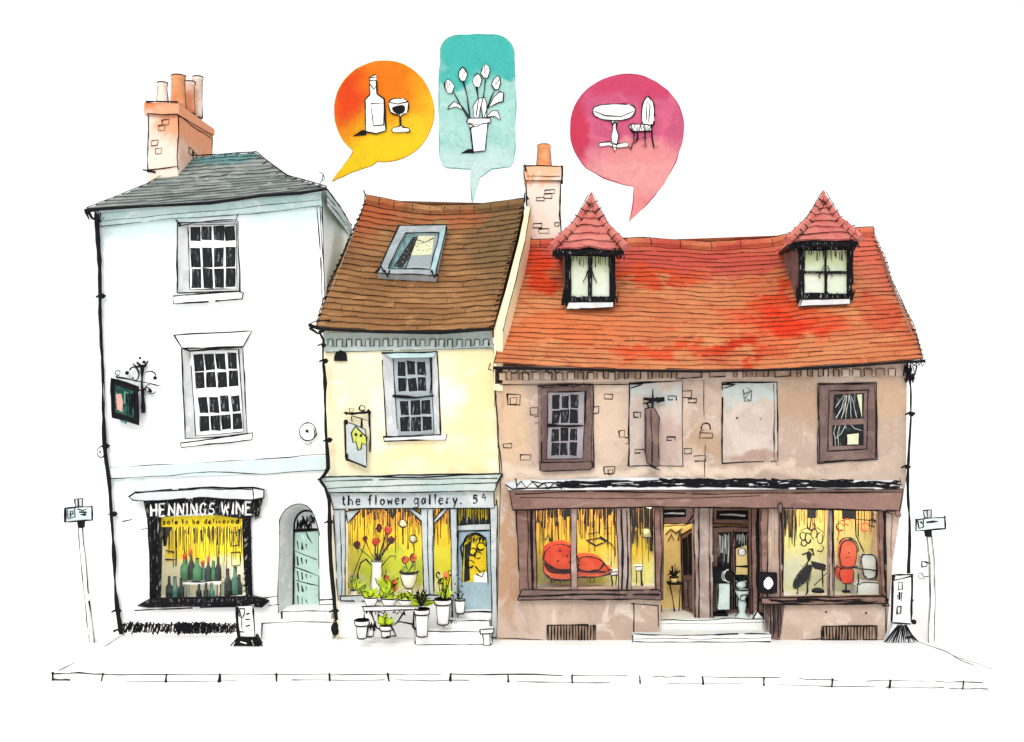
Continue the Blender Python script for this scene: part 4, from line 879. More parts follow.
# dormers
def dormer(xl, xr, yt, yb, ap, bl, br, two, Yf, hang):
    d = MB(); zl = P(xl, yb, Yf).z; zt = P(xl, yt, Yf).z
    d.prism([(xl, yt), (xr, yt), (xr, yb + 2), (xl, yb + 2)], Yf + .07, 2.2, 'window_brown'); do = part('dormer', d, h3)
    w = MB(); q = [(xl, yt), (xr, yt), (xr, yb), (xl, yb)]
    holes = []
    fx = (xr - xl)
    if two:
        for i in (0, 1): holes.append([(xl + fx * (.11 + .42 * i), yt + 3), (xl + fx * (.47 + .42 * i), yt + 3), (xl + fx * (.47 + .42 * i), yb - 5), (xl + fx * (.11 + .42 * i), yb - 5)])
    else:
        for i in (0, 1):
            for j in (0, 1): holes.append([(xl + fx * (.10 + .42 * i), yt + 3 + 23 * j), (xl + fx * (.49 + .42 * i), yt + 3 + 23 * j), (xl + fx * (.49 + .42 * i), yt + 24.5 + 22 * j), (xl + fx * (.10 + .42 * i), yt + 24.5 + 22 * j)])
    w.plate(q, holes, Yf, .06, 'scribble_black')
    for h in holes: w.ink(h + [h[0]], Yf, .7, .5)
    w.ink(q + [q[0]], Yf, 1.2, .8); w.ink([(xl + 3, yt), (xl + 4, yb)], Yf, 1.3); w.ink([(xr - 3, yt), (xr - 4, yb)], Yf, 1.4); w.scribble(xl + 5, yb - 6, xr - 5, yb - 2, Yf, 18, .7)
    w.scribble(xl - 2, yb - 14, xl + 2, yb + 3, Yf - .01, 9, .9); w.scribble(xr - 3, yb - 10, xr + 2, yb + 2, Yf - .01, 8, .8)
    part('window_frame', w, do)
    g = MB(); g.face([P(x, y, Yf + .05) for x, y in q], 'green_glass'); g.hatch(xl + 6, xr - 6, yt + 3, 4, 12, Yf + .045, 15, .45)
    mx = (xl + xr) / 2
    for sg in (-1, 1): g.ink([(mx + sg * 2, yt + 18), (mx + sg * 4, yt + 24), (mx + sg * 7, yt + 29), (mx + sg * 5, yt + 31)], Yf - .01, .6)
    part('pane', g, do)
    s = MB(); s.prism([(xl + 3, yb), (xr - 2, yb), (xr - 2, yb + 5), (xl + 1, yb + 7)], Yf - .1, .16, 'reveal_grey', .5); part('sill', s, do)
    r = MB(); A = P(ap[0], ap[1], Yf + .9); L = P(bl[0], bl[1], Yf - .22); R = P(br[0], br[1], Yf - .22); Lb = L + Vector((.25, 2.2, 0)); Rb = R + Vector((-.25, 2.2, 0))
    roof_sheet(r, [L, (L + R) / 2 + Vector((0, 0, .05)), R], [A - Vector((.02, 0, 0)), A + Vector((.02, 0, 0))], [L, A - Vector((.02, 0, 0))], [R, A + Vector((.02, 0, 0))], 7, 'dormer_tile', 14, .025, .009, .02, .05)
    r.face([L, A, Lb], 'dormer_tile'); r.face([R, Rb, A], 'dormer_tile'); r.face([Lb, A, Rb], 'dormer_tile'); r.face([L, R, Rb, Lb], 'window_brown')
    for E, sg in ((L, -1), (R, 1)):
        mid = A.lerp(E, .5) + Vector((-sg * .05, 0, -.03)); end = E + Vector((sg * .04, -.03, .05)); c = [A + Vector((0, -.03, .02)), mid, end]
        r.tube(c, [.045, .085, .10], 'dormer_tile', 7)
        for i in range(1, 8):
            q = along(c, i / 8); wv = .05 + .07 * i / 8; r.ink3([q + Vector((sg * wv, -.05, .06)), q + Vector((-sg * wv * .3, -.11, -.0)), q + Vector((-sg * wv, -.09, -.09))], .011, .006, .06)
        r.ink3([p + Vector((sg * .055, -.04, .045)) for p in c], .008, .012, .12); r.ink3([p + Vector((-sg * .07, -.09, -.07)) for p in c], .008, .012, .12)
    r.ink3([A + Vector((-.05, -.05, -.12)), A + Vector((0, -.05, .06)), A + Vector((.06, -.05, -.12))], .014, .006, .05); r.blob(A + Vector((0, -.02, .0)), .05, .05, .12, 'dormer_tile')
    part('dormer_roof', r, do)
    e = MB(); e.prism([(bl[0] + 1, bl[1] - 1), (br[0] - 1, br[1] - 1), (br[0] - 1, br[1] + 4), (bl[0] + 2, bl[1] + 4)], Yf - .2, .26, 'scribble_black', 1.0, 1.0)
    for (x, y), sg in ((bl, 1), (br, -1)): e.scribble(x, y - 1, x + sg * 9, y + 8, Yf - .22, 9, 1.1); e.ink([(x + sg * 1, y + 1), (x + sg * 5, y + 9), (x + sg * 11, y + 3)], Yf - .22, 1.6)
    e.scribble(bl[0] + 4, bl[1] + 1, br[0] - 4, br[1] + 4, Yf - .21, 26, .7)
    part('eaves', e, do)
dormer(565, 615, 253, 302, (591, 198), (553, 250), (624, 250), True, F3 + 1.0, 0)
dormer(799, 852, 247, 299, (823, 196), (789, 243), (858, 241), False, F3 + 1.15, 0)
# chimney on the party wall
m = MB(); Yc = 3.2; m.prism([(525.5, 168), (561, 168), (562, 250), (528, 250)], Yc, .75, 'brick_pale'); m.prism([(523.5, 166), (563, 166), (562.5, 176), (561, 181), (525.5, 181), (524, 176)], Yc - .05, .85, 'brick_pale', .7)
m.ink([(525, 164), (526, 171)], Yc - .06, .9); m.ink([(562, 165), (562, 184)], Yc - .06, 1); m.ink([(526, 181), (528, 246)], Yc, .8); m.ink([(561, 181), (560, 215), (562, 240)], Yc, .9); m.ink([(527, 176), (560, 176)], Yc - .06, .5); m.ink([(518, 212), (531, 242)], Yc - .1, .8); m.ink([(528, 232), (533, 245)], Yc - .01, .8)
m.ink([(527, 171), (530, 185), (534, 173)], Yc - .06, .5, mat='pot_orange')
for x, y, w, h in ((545, 190, 10, 3.5), (544, 194, 8, 4), (536, 198, 8, 3), (533, 224, 9, 4), (539, 229, 10, 4), (555, 223, 4, 3)): m.ink([(x, y), (x + w, y - .5), (x + w, y + h), (x, y + h), (x, y)], Yc, .6, .3)
ch3 = part('chimney', m, h3); m = MB(); m.lathepx(544, 3.55, [(8, 172), (7.4, 166), (6, 150), (6.4, 149), (6.6, 145.5), (5.5, 145)], 'pot_orange', .7); part('chimney_pot', m, ch3)
# shop front
def hl(m, Y):
    m.hatch(528, 632, 505, 10, 44, Y, 46, .7); m.hatch(528, 632, 505, 6, 24, Y, 32, 1.2); m.hatch(528, 630, 520, 16, 52, Y, 30, .4); m.hatch(629, 662, 503, 22, 50, Y, 20, 1.2); m.hatch(631, 660, 530, 14, 36, Y, 12, .5)
    for c in (((586, 540), (600, 538), (606, 542), (596, 546), (588, 541)), ((600, 536), (612, 545), (616, 553)), ((604, 528), (611, 528), (611, 534), (604, 534)), ((545, 540), (548, 534), (551, 542)), ((588, 534), (598, 532))): m.ink(c, Y - .003, .7)
display_room(h3, F3, 533, 505, 657, 590, .95, 'chaise_back', hatch=hl)
def hr(m, Y):
    m.hatch(780, 886, 507, 10, 34, Y, 40, .45); 
    for a in ((808, 508, 816, 518), (842, 509, 856, 519)): m.rect(a[0], a[1], a[2], a[3], Y - .004, .003, 'ink')
    m.hatch(780, 796, 508, 18, 40, Y, 12, .9); m.hatch(872, 886, 508, 8, 22, Y, 10, .9)
display_room(h3, F3, 781, 507, 885, 598, .95, 'chair_back', hatch=hr)
posts = (([(516, 508), (535, 508), (537, 592), (520, 592)], 'shop_brown', [(531, 1.6), (527, .6)]), ([(571, 508), (577, 508), (577, 591), (571, 591)], 'mullion', []), ([(616, 506), (630, 506), (631, 592), (619, 592)], 'mullion', [(621, 1.3), (626, .7)]), ([(654, 506), (663, 506), (663, 600), (656, 600)], 'shop_brown', [(660, .6)]),
             ([(761, 507), (768, 507), (767, 600), (762, 600)], 'shop_brown', []), ([(779, 507), (784, 507), (783, 598), (780, 598)], 'shop_brown', [(781.5, 1.4)]), ([(829, 510), (834, 510), (834, 598), (829, 598)], 'mullion', [(832, 1)]), ([(878, 508), (884, 508), (887, 560), (886, 600), (882, 600)], 'shop_brown', [(884, 1.8)]))
sf3 = None
for poly, mt, lines in posts:
    m = MB(); m.prism(poly, F3 - .05, .16, mt, .6)
    for x, r in lines: m.ink([(x, 510), (x + random.uniform(.5, 2), 550), (x + 1, 592)], F3 - .055, r, .7)
    if sf3 is None: sf3 = part('shop_window', m, h3)
    else: part('post', m, sf3)
for q in (shL, shM, shR): m = MB(); m.face([P(x, y, F3 + .1) for x, y in q], 'clear_glass'); part('glass', m, sf3)
m = MB(); m.plate([(766, 507), (782, 507), (782, 600), (766, 600)], [], F3 + .012, .01, 'scribble_black'); m.hatch(767, 782, 508, 50, 88, F3 + .011, 9, .7, 0, 'mullion'); m.hatch(770, 781, 530, 20, 50, F3 + .01, 4, .8, 0, 'hall_yellow'); part('side_light', m, sf3)
m = MB(); m.prism([(518, 598), (522, 590), (658, 590), (662, 593), (661, 600), (640, 599), (518, 600)], F3 - .14, .138, 'window_brown', .9); m.ink([(519, 596), (600, 594), (660, 595)], F3 - .142, 1.0); part('sill', m, sf3, 'brown sill under the left display window')
m = MB(); m.prism([(761, 598), (884, 596), (888, 600), (887, 604), (762, 604)], F3 - .14, .138, 'shop_brown', 1.2); brush(m, 764, lambda x: 598.5, lambda x: 603, 884, F3 - .143, 12, .9, 15, 50); m.ink([(885, 600), (889, 606), (882, 605)], F3 - .142, 1.4); part('sill', m, sf3, 'dark brown sill under the right display window')
m = MB(); m.prism([(509, 489), (903, 489), (902, 499), (899, 516), (880, 510), (765, 508), (640, 507), (513, 510)], F3 - .18, .178, 'shop_brown', .7); m.ink([(515, 494), (600, 491), (700, 494), (902, 492)], F3 - .182, .6); m.ink([(520, 497), (640, 499), (760, 496)], F3 - .182, .4); m.ink([(513, 510), (640, 507), (765, 508), (899, 511)], F3 - .182, .7); m.blobpx(898, 514, F3 - .19, 3, 3, 'shop_brown'); m.blobpx(780, 508, F3 - .19, 2.4, 5, 'window_brown'); part('fascia', m, sf3)
m = MB(); m.prism([(505, 484), (517, 481), (640, 478), (760, 481), (898, 481), (903, 489), (509, 490)], F3 - .28, .275, 'reveal_grey'); brush(m, 517, lambda x: 481 - 2.2 * math.sin((x - 517) / 380 * math.pi * .9), lambda x: 488.2 - 2 * math.sin((x - 517) / 380 * math.pi * .9), 900, F3 - .283, 60, 1.15); m.scribble(517, (482, 482), 560, (487, 488), F3 - .285, 9, .8); m.ink([(505, 484), (512, 489), (520, 489), (640, 483), (760, 488), (903, 489)], F3 - .282, .9); m.ink([(516, 478), (517, 488)], F3 - .282, .8); m.ink([(900, 478), (901, 486)], F3 - .285, .8); part('lead_flashing', m, sf3)
# entrance: floor, steps, back wall, two doors
Fb = F3 + .75
z2 = P(0, 613, Fb).z
m = MB(); m.prism([(655, 504), (770, 504), (770, 615), (655, 615)], Fb + .45, .05, 'hall_yellow'); m.face([P(655, 504, F3 + .25), P(655, 615, F3 + .25), P(655, 615, Fb + .45), P(655, 504, Fb + .45)], 'hall_yellow'); m.face([P(766, 504, F3 + .25), P(766, 615, F3 + .25), P(766, 615, Fb + .45), P(766, 504, Fb + .45)], 'shop_brown')
m.face([P(655, 503, F3 + .25), P(770, 503, F3 + .25), P(770, 503, Fb + .45), P(655, 503, Fb + .45)], 'hall_yellow')
for a in (((666, 535), (671, 529), (676, 533), (682, 528)), ((668, 541), (671, 534), (674, 540)), ((678, 540), (680, 532), (684, 538), (685, 531))): m.ink(a, Fb + .44, 1.0, .5)
eh = part('entrance_hall', m, h3)
m = MB(); a_ = P(662, 506, Fb + .2); m.box(a_.x, a_.x + .5, Fb + .1, Fb + .2, a_.z - .06, a_.z, 'strip_fill_glow'); part('hall_fill_light', m, eh)  # unseen lamp added to brighten the hall
for k, (YA, YB, zt, x0, x1) in enumerate(((F3 - .2, F3 + .18, .16, 633, 771), (F3 + .182, F3 + 1.25, z2, 636, 768))):
    m = MB(); m.box(P(x0, 0, YA).x, P(x1, 0, YA).x, YA, YB, -.01, zt, 'pale_floor'); ypx = HY + (EYE - zt) / S(YA); yb_ = HY + EYE / S(YA)
    m.ink([(x0, ypx), ((x0 * 2 + x1) / 3, ypx + 1.5), ((x0 + x1 * 2) / 3, ypx - .5), (x1, ypx)], YA, .6, .8); m.ink([(x0, ypx), (x0, yb_)], YA, .7); m.ink([(x0, ypx + 4), (700, ypx + 5), (x1, ypx + 3)], YA, .3, .8, mat='thin_ink')
    if k == 0: m.ink([(x0, yb_ - .5), (x1, yb_ - .5)], YA, .5, .7)
    part('step', m, h3)
m = MB(); m.prism([(694, 506), (713, 506), (713, 624), (695, 624)], F3 + .3, .3, 'mullion', .7); m.ink([(699, 508), (699, 622)], F3 + .29, .8); m.ink([(709, 508), (710, 622)], F3 + .29, .5); part('pillar', m, h3)
m = MB(); m.prism([(655, 506), (696, 506), (696, 522), (688, 524), (656, 524)], F3 + .34, .06, 'shop_brown', .7); m.prism([(661, 510), (686, 509), (686, 517), (661, 518)], F3 + .335, .01, 'ink'); m.ink([(663, 514), (672, 513), (684, 514)], F3 + .33, .8, .8, mat='reveal_grey'); m.ink([(657, 526), (686, 525), (694, 514)], F3 + .33, .7); m.prism([(655, 506), (661, 506), (661, 612), (656, 612)], F3 + .34, .06, 'shop_brown', .5); part('door_frame', m, h3)
m = MB(); q = [P(681, 535, Fb + .3), P(695, 527, F3 + .62), P(695, 617, F3 + .62), P(683, 611, Fb + .3)]; off = Vector((.04, .03, 0)); m.idx(q + [p + off for p in q], [(0, 1, 2, 3), (7, 6, 5, 4), (0, 4, 5, 1), (3, 2, 6, 7), (0, 3, 7, 4), (1, 5, 6, 2)], 'shop_brown')
def onq(u, v): return q[0].lerp(q[1], u).lerp(q[3].lerp(q[2], u), v) + Vector((-.01, -.02, 0))
for u0, u1, v0, v1 in ((.15, .45, .06, .52), (.55, .88, .05, .52), (.15, .45, .6, .93), (.55, .88, .6, .93)): m.face([onq(u0, v0), onq(u1, v0), onq(u1, v1), onq(u0, v1)], 'ink' if v0 < .3 else 'window_brown'); m.ink3([onq(u0, v0), onq(u1, v0), onq(u1, v1), onq(u0, v1), onq(u0, v0)], .012, .006)
m.ink3([onq(0, 0), onq(1, 0), onq(1, 1), onq(0, 1), onq(0, 0)], .015, .008); part('door', m, h3, 'brown panelled door standing open into a yellow hall')
dg = [[(718, 533), (731, 532), (731, 608), (718, 608)], [(735, 532), (748, 532), (748, 608), (735, 608)]]
m = MB(); m.plate([(711, 526), (756, 526), (756, 614), (711, 614)], dg, Fb, .06, 'shop_brown'); 
for g in dg: m.ink(g + [g[0]], Fb, .7)
m.ink([(712, 527), (756, 527)], Fb, 1); m.ink([(733, 530), (733, 610)], Fb, .8); m.ink([(751, 528), (752, 612)], Fb, 1.2); dr = part('door', m, h3, 'closed brown door with two tall glass panels')
m = MB(); m.plate([(713, 530), (751, 530), (751, 610), (713, 610)], [], Fb + .055, .01, 'dark_glass'); m.prism([(736, 548), (747, 545), (748, 575), (735, 575)], Fb + .05, .004, 'hall_yellow', .6); m.prism([(719, 570), (730, 570), (730, 607), (719, 607)], Fb + .05, .004, 'urn_green', .6); m.prism([(736, 580), (747, 580), (747, 607), (736, 607)], Fb + .05, .004, 'urn_green', .6)
m.hatch(719, 730, 534, 14, 36, Fb + .045, 6, .9, 0, 'grey_cloth'); m.ink([(736, 566), (747, 566)], Fb + .045, .8); m.blobpx(742, 552, Fb + .045, 4, 4, 'paper', .5); m.hatch(737, 747, 534, 4, 12, Fb + .045, 6, .6, 0, 'grey_cloth'); part('door_glass', m, dr)
m = MB(); m.prism([(711, 506), (756, 506), (756, 524), (711, 524)], Fb, .06, 'shop_brown', .7); m.prism([(717, 511), (748, 511), (748, 519), (717, 519)], Fb - .008, .01, 'ink', .8); m.ink([(719, 515), (732, 514), (746, 516)], Fb - .012, .8, .8, mat='reveal_grey'); part('transom', m, h3)
m = MB(); m.prism([(751, 506), (766, 506), (766, 614), (753, 618)], F3 + .3, .3, 'shop_brown', .7); m.ink([(757, 508), (758, 612)], F3 + .29, 1.8, .7); m.scribble(758, 508, 765, 600, F3 + .29, 8, .7); part('pillar', m, h3, 'dark brown pillar beside the glazed door')
m = MB(); m.prism([(761, 604), (785, 604), (780, 640), (770, 638), (770, 618)], F3 - .02, .018, 'window_brown'); m.hatch(762, 782, 604, 26, 33, F3 - .022, 15, .5); part('panelled_corner', m, h3)
grille(h3, 547, 625, 595, 641, F3); grille(h3, 822, 626, 877, 640, F3)
downpipe(h3, [(907, 364), (909, 375), (911, 388), (911, 420), (909, 450), (908, 480), (909, 530), (909, 590), (908, 640)], F3, 1.5, brackets=((909, 378), (910, 414), (906, 467), (909, 600)))
m = MB(); m.scribble(903, 364, 915, 376, F3 - .12, 12, 1.3); m.scribble(905, 372, 913, 382, F3 - .12, 8, 1.1); m.ink([(905, 380), (913, 379)], F3 - .13, 1.5); part('hopper', m, h3)
# ================================================================== THE SETTING
ROADZ = -0.12
def gpt(px, py, z):    # the ground point at height z behind that pixel
    s = (EYE - z) / (py - HY); return Vector(((px - CX) * s, s * FOC + CAMY, z))
m = MB(); m.face([(-300, -60, ROADZ), (300, -60, ROADZ), (300, 900, ROADZ), (-300, 900, ROADZ)], 'ground_paper'); struct('road', m)
kb = [gpt(55, 672, 0), gpt(180, 674, 0), gpt(330, 673, 0), gpt(455, 673, 0), gpt(600, 675, 0), gpt(760, 677, 0), gpt(900, 680, 0), gpt(990, 681, 0)]
m = MB(); back = [Vector((9.0, 9, 0)), Vector((-8.2, 9, 0))]
top = kb + [gpt(915, 641, 0)] + back + [gpt(122, 636, 0)]; n = len(top)
m.idx([p for p in top] + [Vector((p.x, p.y, ROADZ - .02)) for p in top], [tuple(range(n))] + [(i, (i + 1) % n, (i + 1) % n + n, i + n) for i in range(n)], 'ground_paper')
m.ink3([gpt(128, 632, 0), gpt(95, 652, 0), gpt(58, 672, 0)], .010, .03, .2, 'thin_ink'); m.ink3([gpt(915, 641, 0), gpt(945, 652, 0), gpt(975, 667, 0)], .009, .03, .2, 'thin_ink'); m.ink3([gpt(955, 655, 0), gpt(992, 668, 0)], .006, .03, .2, 'thin_ink')
struct('pavement', m)
m = MB()
kf = [p + Vector((0, -.10, 0)) for p in kb]
for i in range(len(kf) - 1):
    a, b = kf[i], kf[i + 1]; a2, b2 = kb[i] + Vector((0, -.004, 0)), kb[i + 1] + Vector((0, -.004, 0)); up = Vector((0, 0, .012)); dn = Vector((0, 0, ROADZ - .02))
    m.idx([a + up, b + up, b2 + up, a2 + up, a + dn, b + dn, b2 + dn, a2 + dn], [(0, 1, 2, 3), (0, 4, 5, 1), (0, 3, 7, 4), (1, 5, 6, 2), (2, 6, 7, 3)], 'ground_paper')
F = Vector((0, -.01, .0))
for a, b, r in ((0, .06, .013), (.02, .30, .009), (.30, .42, .007), (.43, .55, .010), (.56, .62, .006), (.645, .68, .008), (.70, .78, .008), (.80, .84, .007), (.87, .93, .006), (.94, .99, .008)):
    m.ink3([along(kf, a + (b - a) * i / 8) + F + Vector((0, 0, .012)) for i in range(9)], r, .016, .25, 'thin_ink' if r < .01 else 'ink')
for a, b, r in ((0, .02, .018), (.08, .20, .006), (.26, .36, .008), (.37, .45, .007), (.5, .6, .006), (.66, .74, .005), (.78, .88, .006), (.89, .95, .008), (.955, .995, .006)):
    m.ink3([along(kf, a + (b - a) * i / 8) + F + Vector((0, 0, ROADZ + .02)) for i in range(9)], r, .012, .25, 'thin_ink')
for x in (52, 107, 172, 225, 281, 334, 392, 455, 512, 576, 643, 705, 765, 831, 887, 957):
    t = (x - 55) / 930; p = along(kf, min(1, max(0, t))) + Vector((0, -.012, 0)); m.ink3([p + Vector((0, 0, .03)), p + Vector((random.uniform(-.03, .03), 0, ROADZ))], .021, .006, .06)
struct('kerb', m)

# ================================================================== STREET THINGS
# hanging signs
m = thing('hanging_sign', 'black framed green and pink sign on a wrought iron scroll bracket', 'sign', P(143, 415, F1))
Yh = F1 - .35
b = MB(); b.ink([(143, 365), (142, 385), (144, 413)], F1 - .05, 2.2, .4); b.ink([(141, 366), (137, 362)], F1 - .05, 1.4); b.ink([(144, 367), (148, 361)], F1 - .05, 1.6); b.ink([(116, 377), (130, 379), (142, 382), (161, 386)], F1 - .2, 1.2, .4)
for c in (arc(134, 374, 5, 7, -60, 150, 9), arc(150, 376, 6, 5, 150, -30, 9), arc(151, 389, 6, 5, 100, 330, 9), arc(118, 373, 2.3, 2.5, 0, 330, 8), arc(139, 363, 6, 4, 180, 330, 7), arc(147, 391, 3, 4, 0, 260, 7)): b.ink(c, F1 - .1, .7, .3)
for x, y, r in ((127, 373, 2), (155, 378, 1.8), (150, 391, 2), (140, 358, 1.3), (144, 362, 1.6), (133, 378, 1)): b.blobpx(x, y, F1 - .1, r, r, 'ink', ink=0)
b.ink([(118, 380), (130, 386), (141, 391)], F1 - .2, .8); b.tube([P(118, 379, F1 - .2), P(118, 384, F1 - .2)], .02); b.tube([P(138, 386, F1 - .2), P(138, 392, F1 - .2)], .02); part('bracket', b, m)
b = MB(); q = [(111, 378), (137, 387), (138, 424), (113, 417)]; b.prism(q, F1 - .24, .05, 'ink'); b.prism([(115, 385), (133, 391), (134, 418), (115, 412)], F1 - .246, .006, 'sign_green'); b.prism([(116, 394), (121, 394), (123, 402), (122, 412), (117, 409)], F1 - .25, .005, 'sign_pink'); b.prism([(124, 391), (129, 393), (128, 402), (124, 404)], F1 - .25, .005, 'bottle_teal')
b.hatch(126, 135, 393, 10, 22, F1 - .252, 7, .8); b.ink(q + [q[0]], F1 - .245, 1.6, .6); b.prism([(119, 418), (128, 420), (126, 424), (121, 422)], F1 - .246, .02, 'bottle_teal'); part('board', b, m)
m = thing('hanging_sign', 'grey hanging sign painted with a lime green flower', 'sign', P(369, 452, F2))
b = MB(); b.ink([(369, 411), (370, 430), (370, 452)], F2 - .04, 1.5, .4); b.ink([(344, 413), (352, 414), (371, 412)], F2 - .15, 1.3, .4); b.ink([(352, 416), (368, 421)], F2 - .12, 1); b.ink(arc(362, 408, 3, 3, 0, 340, 9), F2 - .15, .7); b.ink([(349, 409), (354, 409), (353, 412), (350, 412), (349, 409)], F2 - .15, .6); b.ink([(345, 412), (347, 414)], F2 - .15, 2); b.ink([(368, 410), (371, 413)], F2 - .06, 2.4)
b.ink([(352, 416), (352, 422)], F2 - .15, 1.1); b.ink([(362, 419), (362, 428)], F2 - .15, 1.1); part('bracket', b, m)
b = MB(); q = [(344, 421), (354, 424), (366, 430), (367, 467), (358, 463), (346, 458)]; b.prism(q, F2 - .19, .05, 'shop_blue', .7); b.ink([(345, 422), (346, 457), (347, 459)], F2 - .195, 1.0); b.blobpx(346, 422, F2 - .2, 2.2, 2.6, 'ink', ink=0); b.blobpx(346.5, 456, F2 - .2, 1.8, 2.8, 'ink', ink=0); b.ink([(346, 459), (357, 463), (366, 467)], F2 - .195, .9)
fl = [(355, 426), (361, 432), (367, 438), (366, 446), (362, 443), (361, 449), (358, 450), (356, 441), (353, 442), (351, 433)]; b.prism(fl, F2 - .197, .006, 'sign_lime', .7); b.blobpx(356, 434.5, F2 - .2, 1.3, 1.6, 'ink', ink=0); b.blobpx(361, 435.5, F2 - .2, 1.3, 1.6, 'ink', ink=0); part('board', b, m)
m = thing('hanging_sign', 'brown hanging sign seen edge-on in front of the bricked up panel', 'sign', P(652, 466, F3))
b = MB(); b.ink([(653, 389), (653, 400), (652, 412)], F3 - .15, 1.2, .3); b.ink([(643, 399), (654, 400), (664, 399)], F3 - .12, 1.6, .4); b.ink([(644, 397), (644, 404), (652, 402)], F3 - .12, 1.0); b.ink([(656, 398), (665, 401), (657, 402)], F3 - .12, 1.2); b.ink([(647, 404), (650, 410)], F3 - .12, 1); b.tube([P(653, 400, F3 - .15), P(653, 400, F3 - .0)], .02); part('bracket', b, m)
b = MB(); q = [(645, 409), (650, 408), (654, 408), (660, 418), (658, 440), (660, 466), (656, 467), (647, 463), (645, 440)]; b.prism(q, F3 - .22, .10, 'window_brown', .6); b.ink([(651, 410), (652, 440), (652, 466)], F3 - .222, .7); b.ink([(650, 466), (660, 470)], F3 - .222, .9); part('board', b, m)
# direction sign posts
def sign_post(label, sx0, sy0, sx1, sy1, pts, Y, base, glyph):
    t = thing('signpost', label, 'signpost', base)
    p = MB(); w = 2.3; Lp = [(x - w * k, y) for (x, y), k in zip(pts, (.9, 1, 1, 1.2))]; Rp = [(x + w * k, y) for (x, y), k in zip(pts, (.9, 1, 1, 1.2))]
    p.plate(Lp + Rp[::-1], [], Y, .09, 'paper'); p.ink(Lp, Y, .5, .4); p.ink(Rp, Y, .55, .5); x, y = pts[0]; p.prism([(x - 3, y), (x + 3, y - .5), (x + 2.5, y + 6), (x - 2, y + 6)], Y - .02, .12, 'ink'); part('post', p, t)
    s = MB(); q = [(sx0, sy0), (sx1, sy0 - 1.5), (sx1 + .5, sy1 - 2), (sx0, sy1)]; s.prism(q, Y - .04, .05, 'pale_teal', .8); s.ink([q[0], q[3]], Y - .045, 1.4); s.ink([(sx1, sy0 - 3), (sx1, sy1 - 1)], Y - .045, .7); glyph(s, Y - .043); part('sign_board', s, t)
    c = MB(); mx = pts[0][0] - 1.5; c.prism([(mx - 4, sy0 - 9), (mx + 4, sy0 - 9.5), (mx + 3.5, sy0 - 1), (mx - 3, sy0 - 1)], Y, .06, 'reveal_grey', .9); c.ink([(mx, sy0 - 9), (mx + .5, sy0)], Y - .005, .8); part('bracket', c, t)
    return t
def g1(s, Y):
    s.ink([(67, 509), (74, 508), (75, 517), (68, 519), (67, 509)], Y, .9); s.ink([(70, 517), (70, 511), (73, 511), (73, 514), (70, 514)], Y, .7)
    s.ink([(77, 509), (82, 511), (88, 508)], Y, .8); s.ink([(79, 512), (87, 512)], Y, .7); s.ink([(81, 515), (86, 515)], Y, .9)
sign_post('slim white signpost with pale sign at the left kerb beyond the wine shop', 65, 508, 92, 522, [(80, 522), (83, 560), (87, 600), (92, 642)], .28, gpt(92, 643, ROADZ), g1)
def g2(s, Y):
    s.ink([(918, 520), (923, 519), (923, 527), (919, 528), (918, 520)], Y, .9); s.ink([(920, 522), (922, 524)], Y, .9); s.ink([(926, 522), (933, 522), (938, 521)], Y, 1.3)
t = sign_post('slim white signpost with small clips beside the stone house corner', 916, 519, 945, 531, [(929, 531), (932, 560), (933, 600), (931, 644)], .28, gpt(931, 644, ROADZ), g2)
c = MB(); c.ink([(922, 567), (922, 561), (927, 562), (927, 566), (922, 567)], .2, .8); c.ink([(925, 562), (930, 563)], .24, .6); c.ink([(925, 579), (919, 578), (918, 574), (922, 573), (924, 577), (928, 576)], .2, .8); c.ink([(928, 576), (931, 576)], .24, .5); part('clip', c, t)
# pavement boards
t = thing('pavement_board', 'white pavement board with a drawn wine glass below the wine shop sill', 'board', gpt(244, 646, 0))
Yb = gpt(244, 646, 0).y
b = MB(); b.prism([(236, 606), (253, 605), (255, 637), (238, 637)], Yb, .06, 'paper', .9); b.ink([(239.5, 611), (242, 618), (242, 631)], Yb - .005, .6); b.ink(arc(241.5, 613, 2.8, 5, 180, 360, 6) + [(244.3, 609), (238.7, 609), (238.7, 613)], Yb - .005, .6); b.ink([(238.5, 632), (245, 631.5)], Yb - .005, .8)
for y in (614, 619.5, 626): b.ink([(246, y), (250, y - .6)], Yb - .005, .8)
b.ink([(237, 607), (238.5, 637)], Yb - .005, 1.2); part('board', b, t)
b = MB(); b.prism([(238, 637), (255, 637), (260, 646), (233, 646)], Yb - .03, .25, 'ink'); b.ink([(231, 646), (238, 638), (256, 638), (263, 646)], Yb - .04, 1.1); b.scribble(250, 638, 260, 645, Yb - .05, 8, .8); b.ink([(252, 640), (254, 645), (257, 640)], Yb - .045, .6, mat='paper'); b.ink([(240, 642), (247, 644)], Yb - .045, .6, mat='paper'); part('stand', b, t)
t = thing('pavement_board', 'tall white pavement board on black feet at the stone house corner', 'board', gpt(902, 642, 0))
Yb = -.22
b = MB(); b.prism([(893, 575), (912, 574), (911, 624), (892, 622)], Yb, .08, 'paper', .9); b.ink([(893, 575), (892, 600), (891, 622)], Yb - .005, 1.6, .5); b.ink([(912, 575), (911, 622)], Yb - .005, 1.2, .5); b.ink([(892, 576), (895, 576), (894, 580), (912, 576)], Yb - .005, 1)
b.ink([(898, 583), (902, 582), (902, 589), (898, 590), (898, 583)], Yb - .005, 1.0); b.ink([(899, 592), (899, 600)], Yb - .005, .8); b.ink([(902, 592), (901, 602)], Yb - .005, .8); b.ink([(897, 595), (897, 599)], Yb - .005, .7); b.ink([(897, 607), (901, 606), (901, 613), (897, 614), (897, 607)], Yb - .005, 1.0); b.blobpx(914, 622, Yb, 2.5, 2.5, 'ink', ink=0); part('board', b, t)
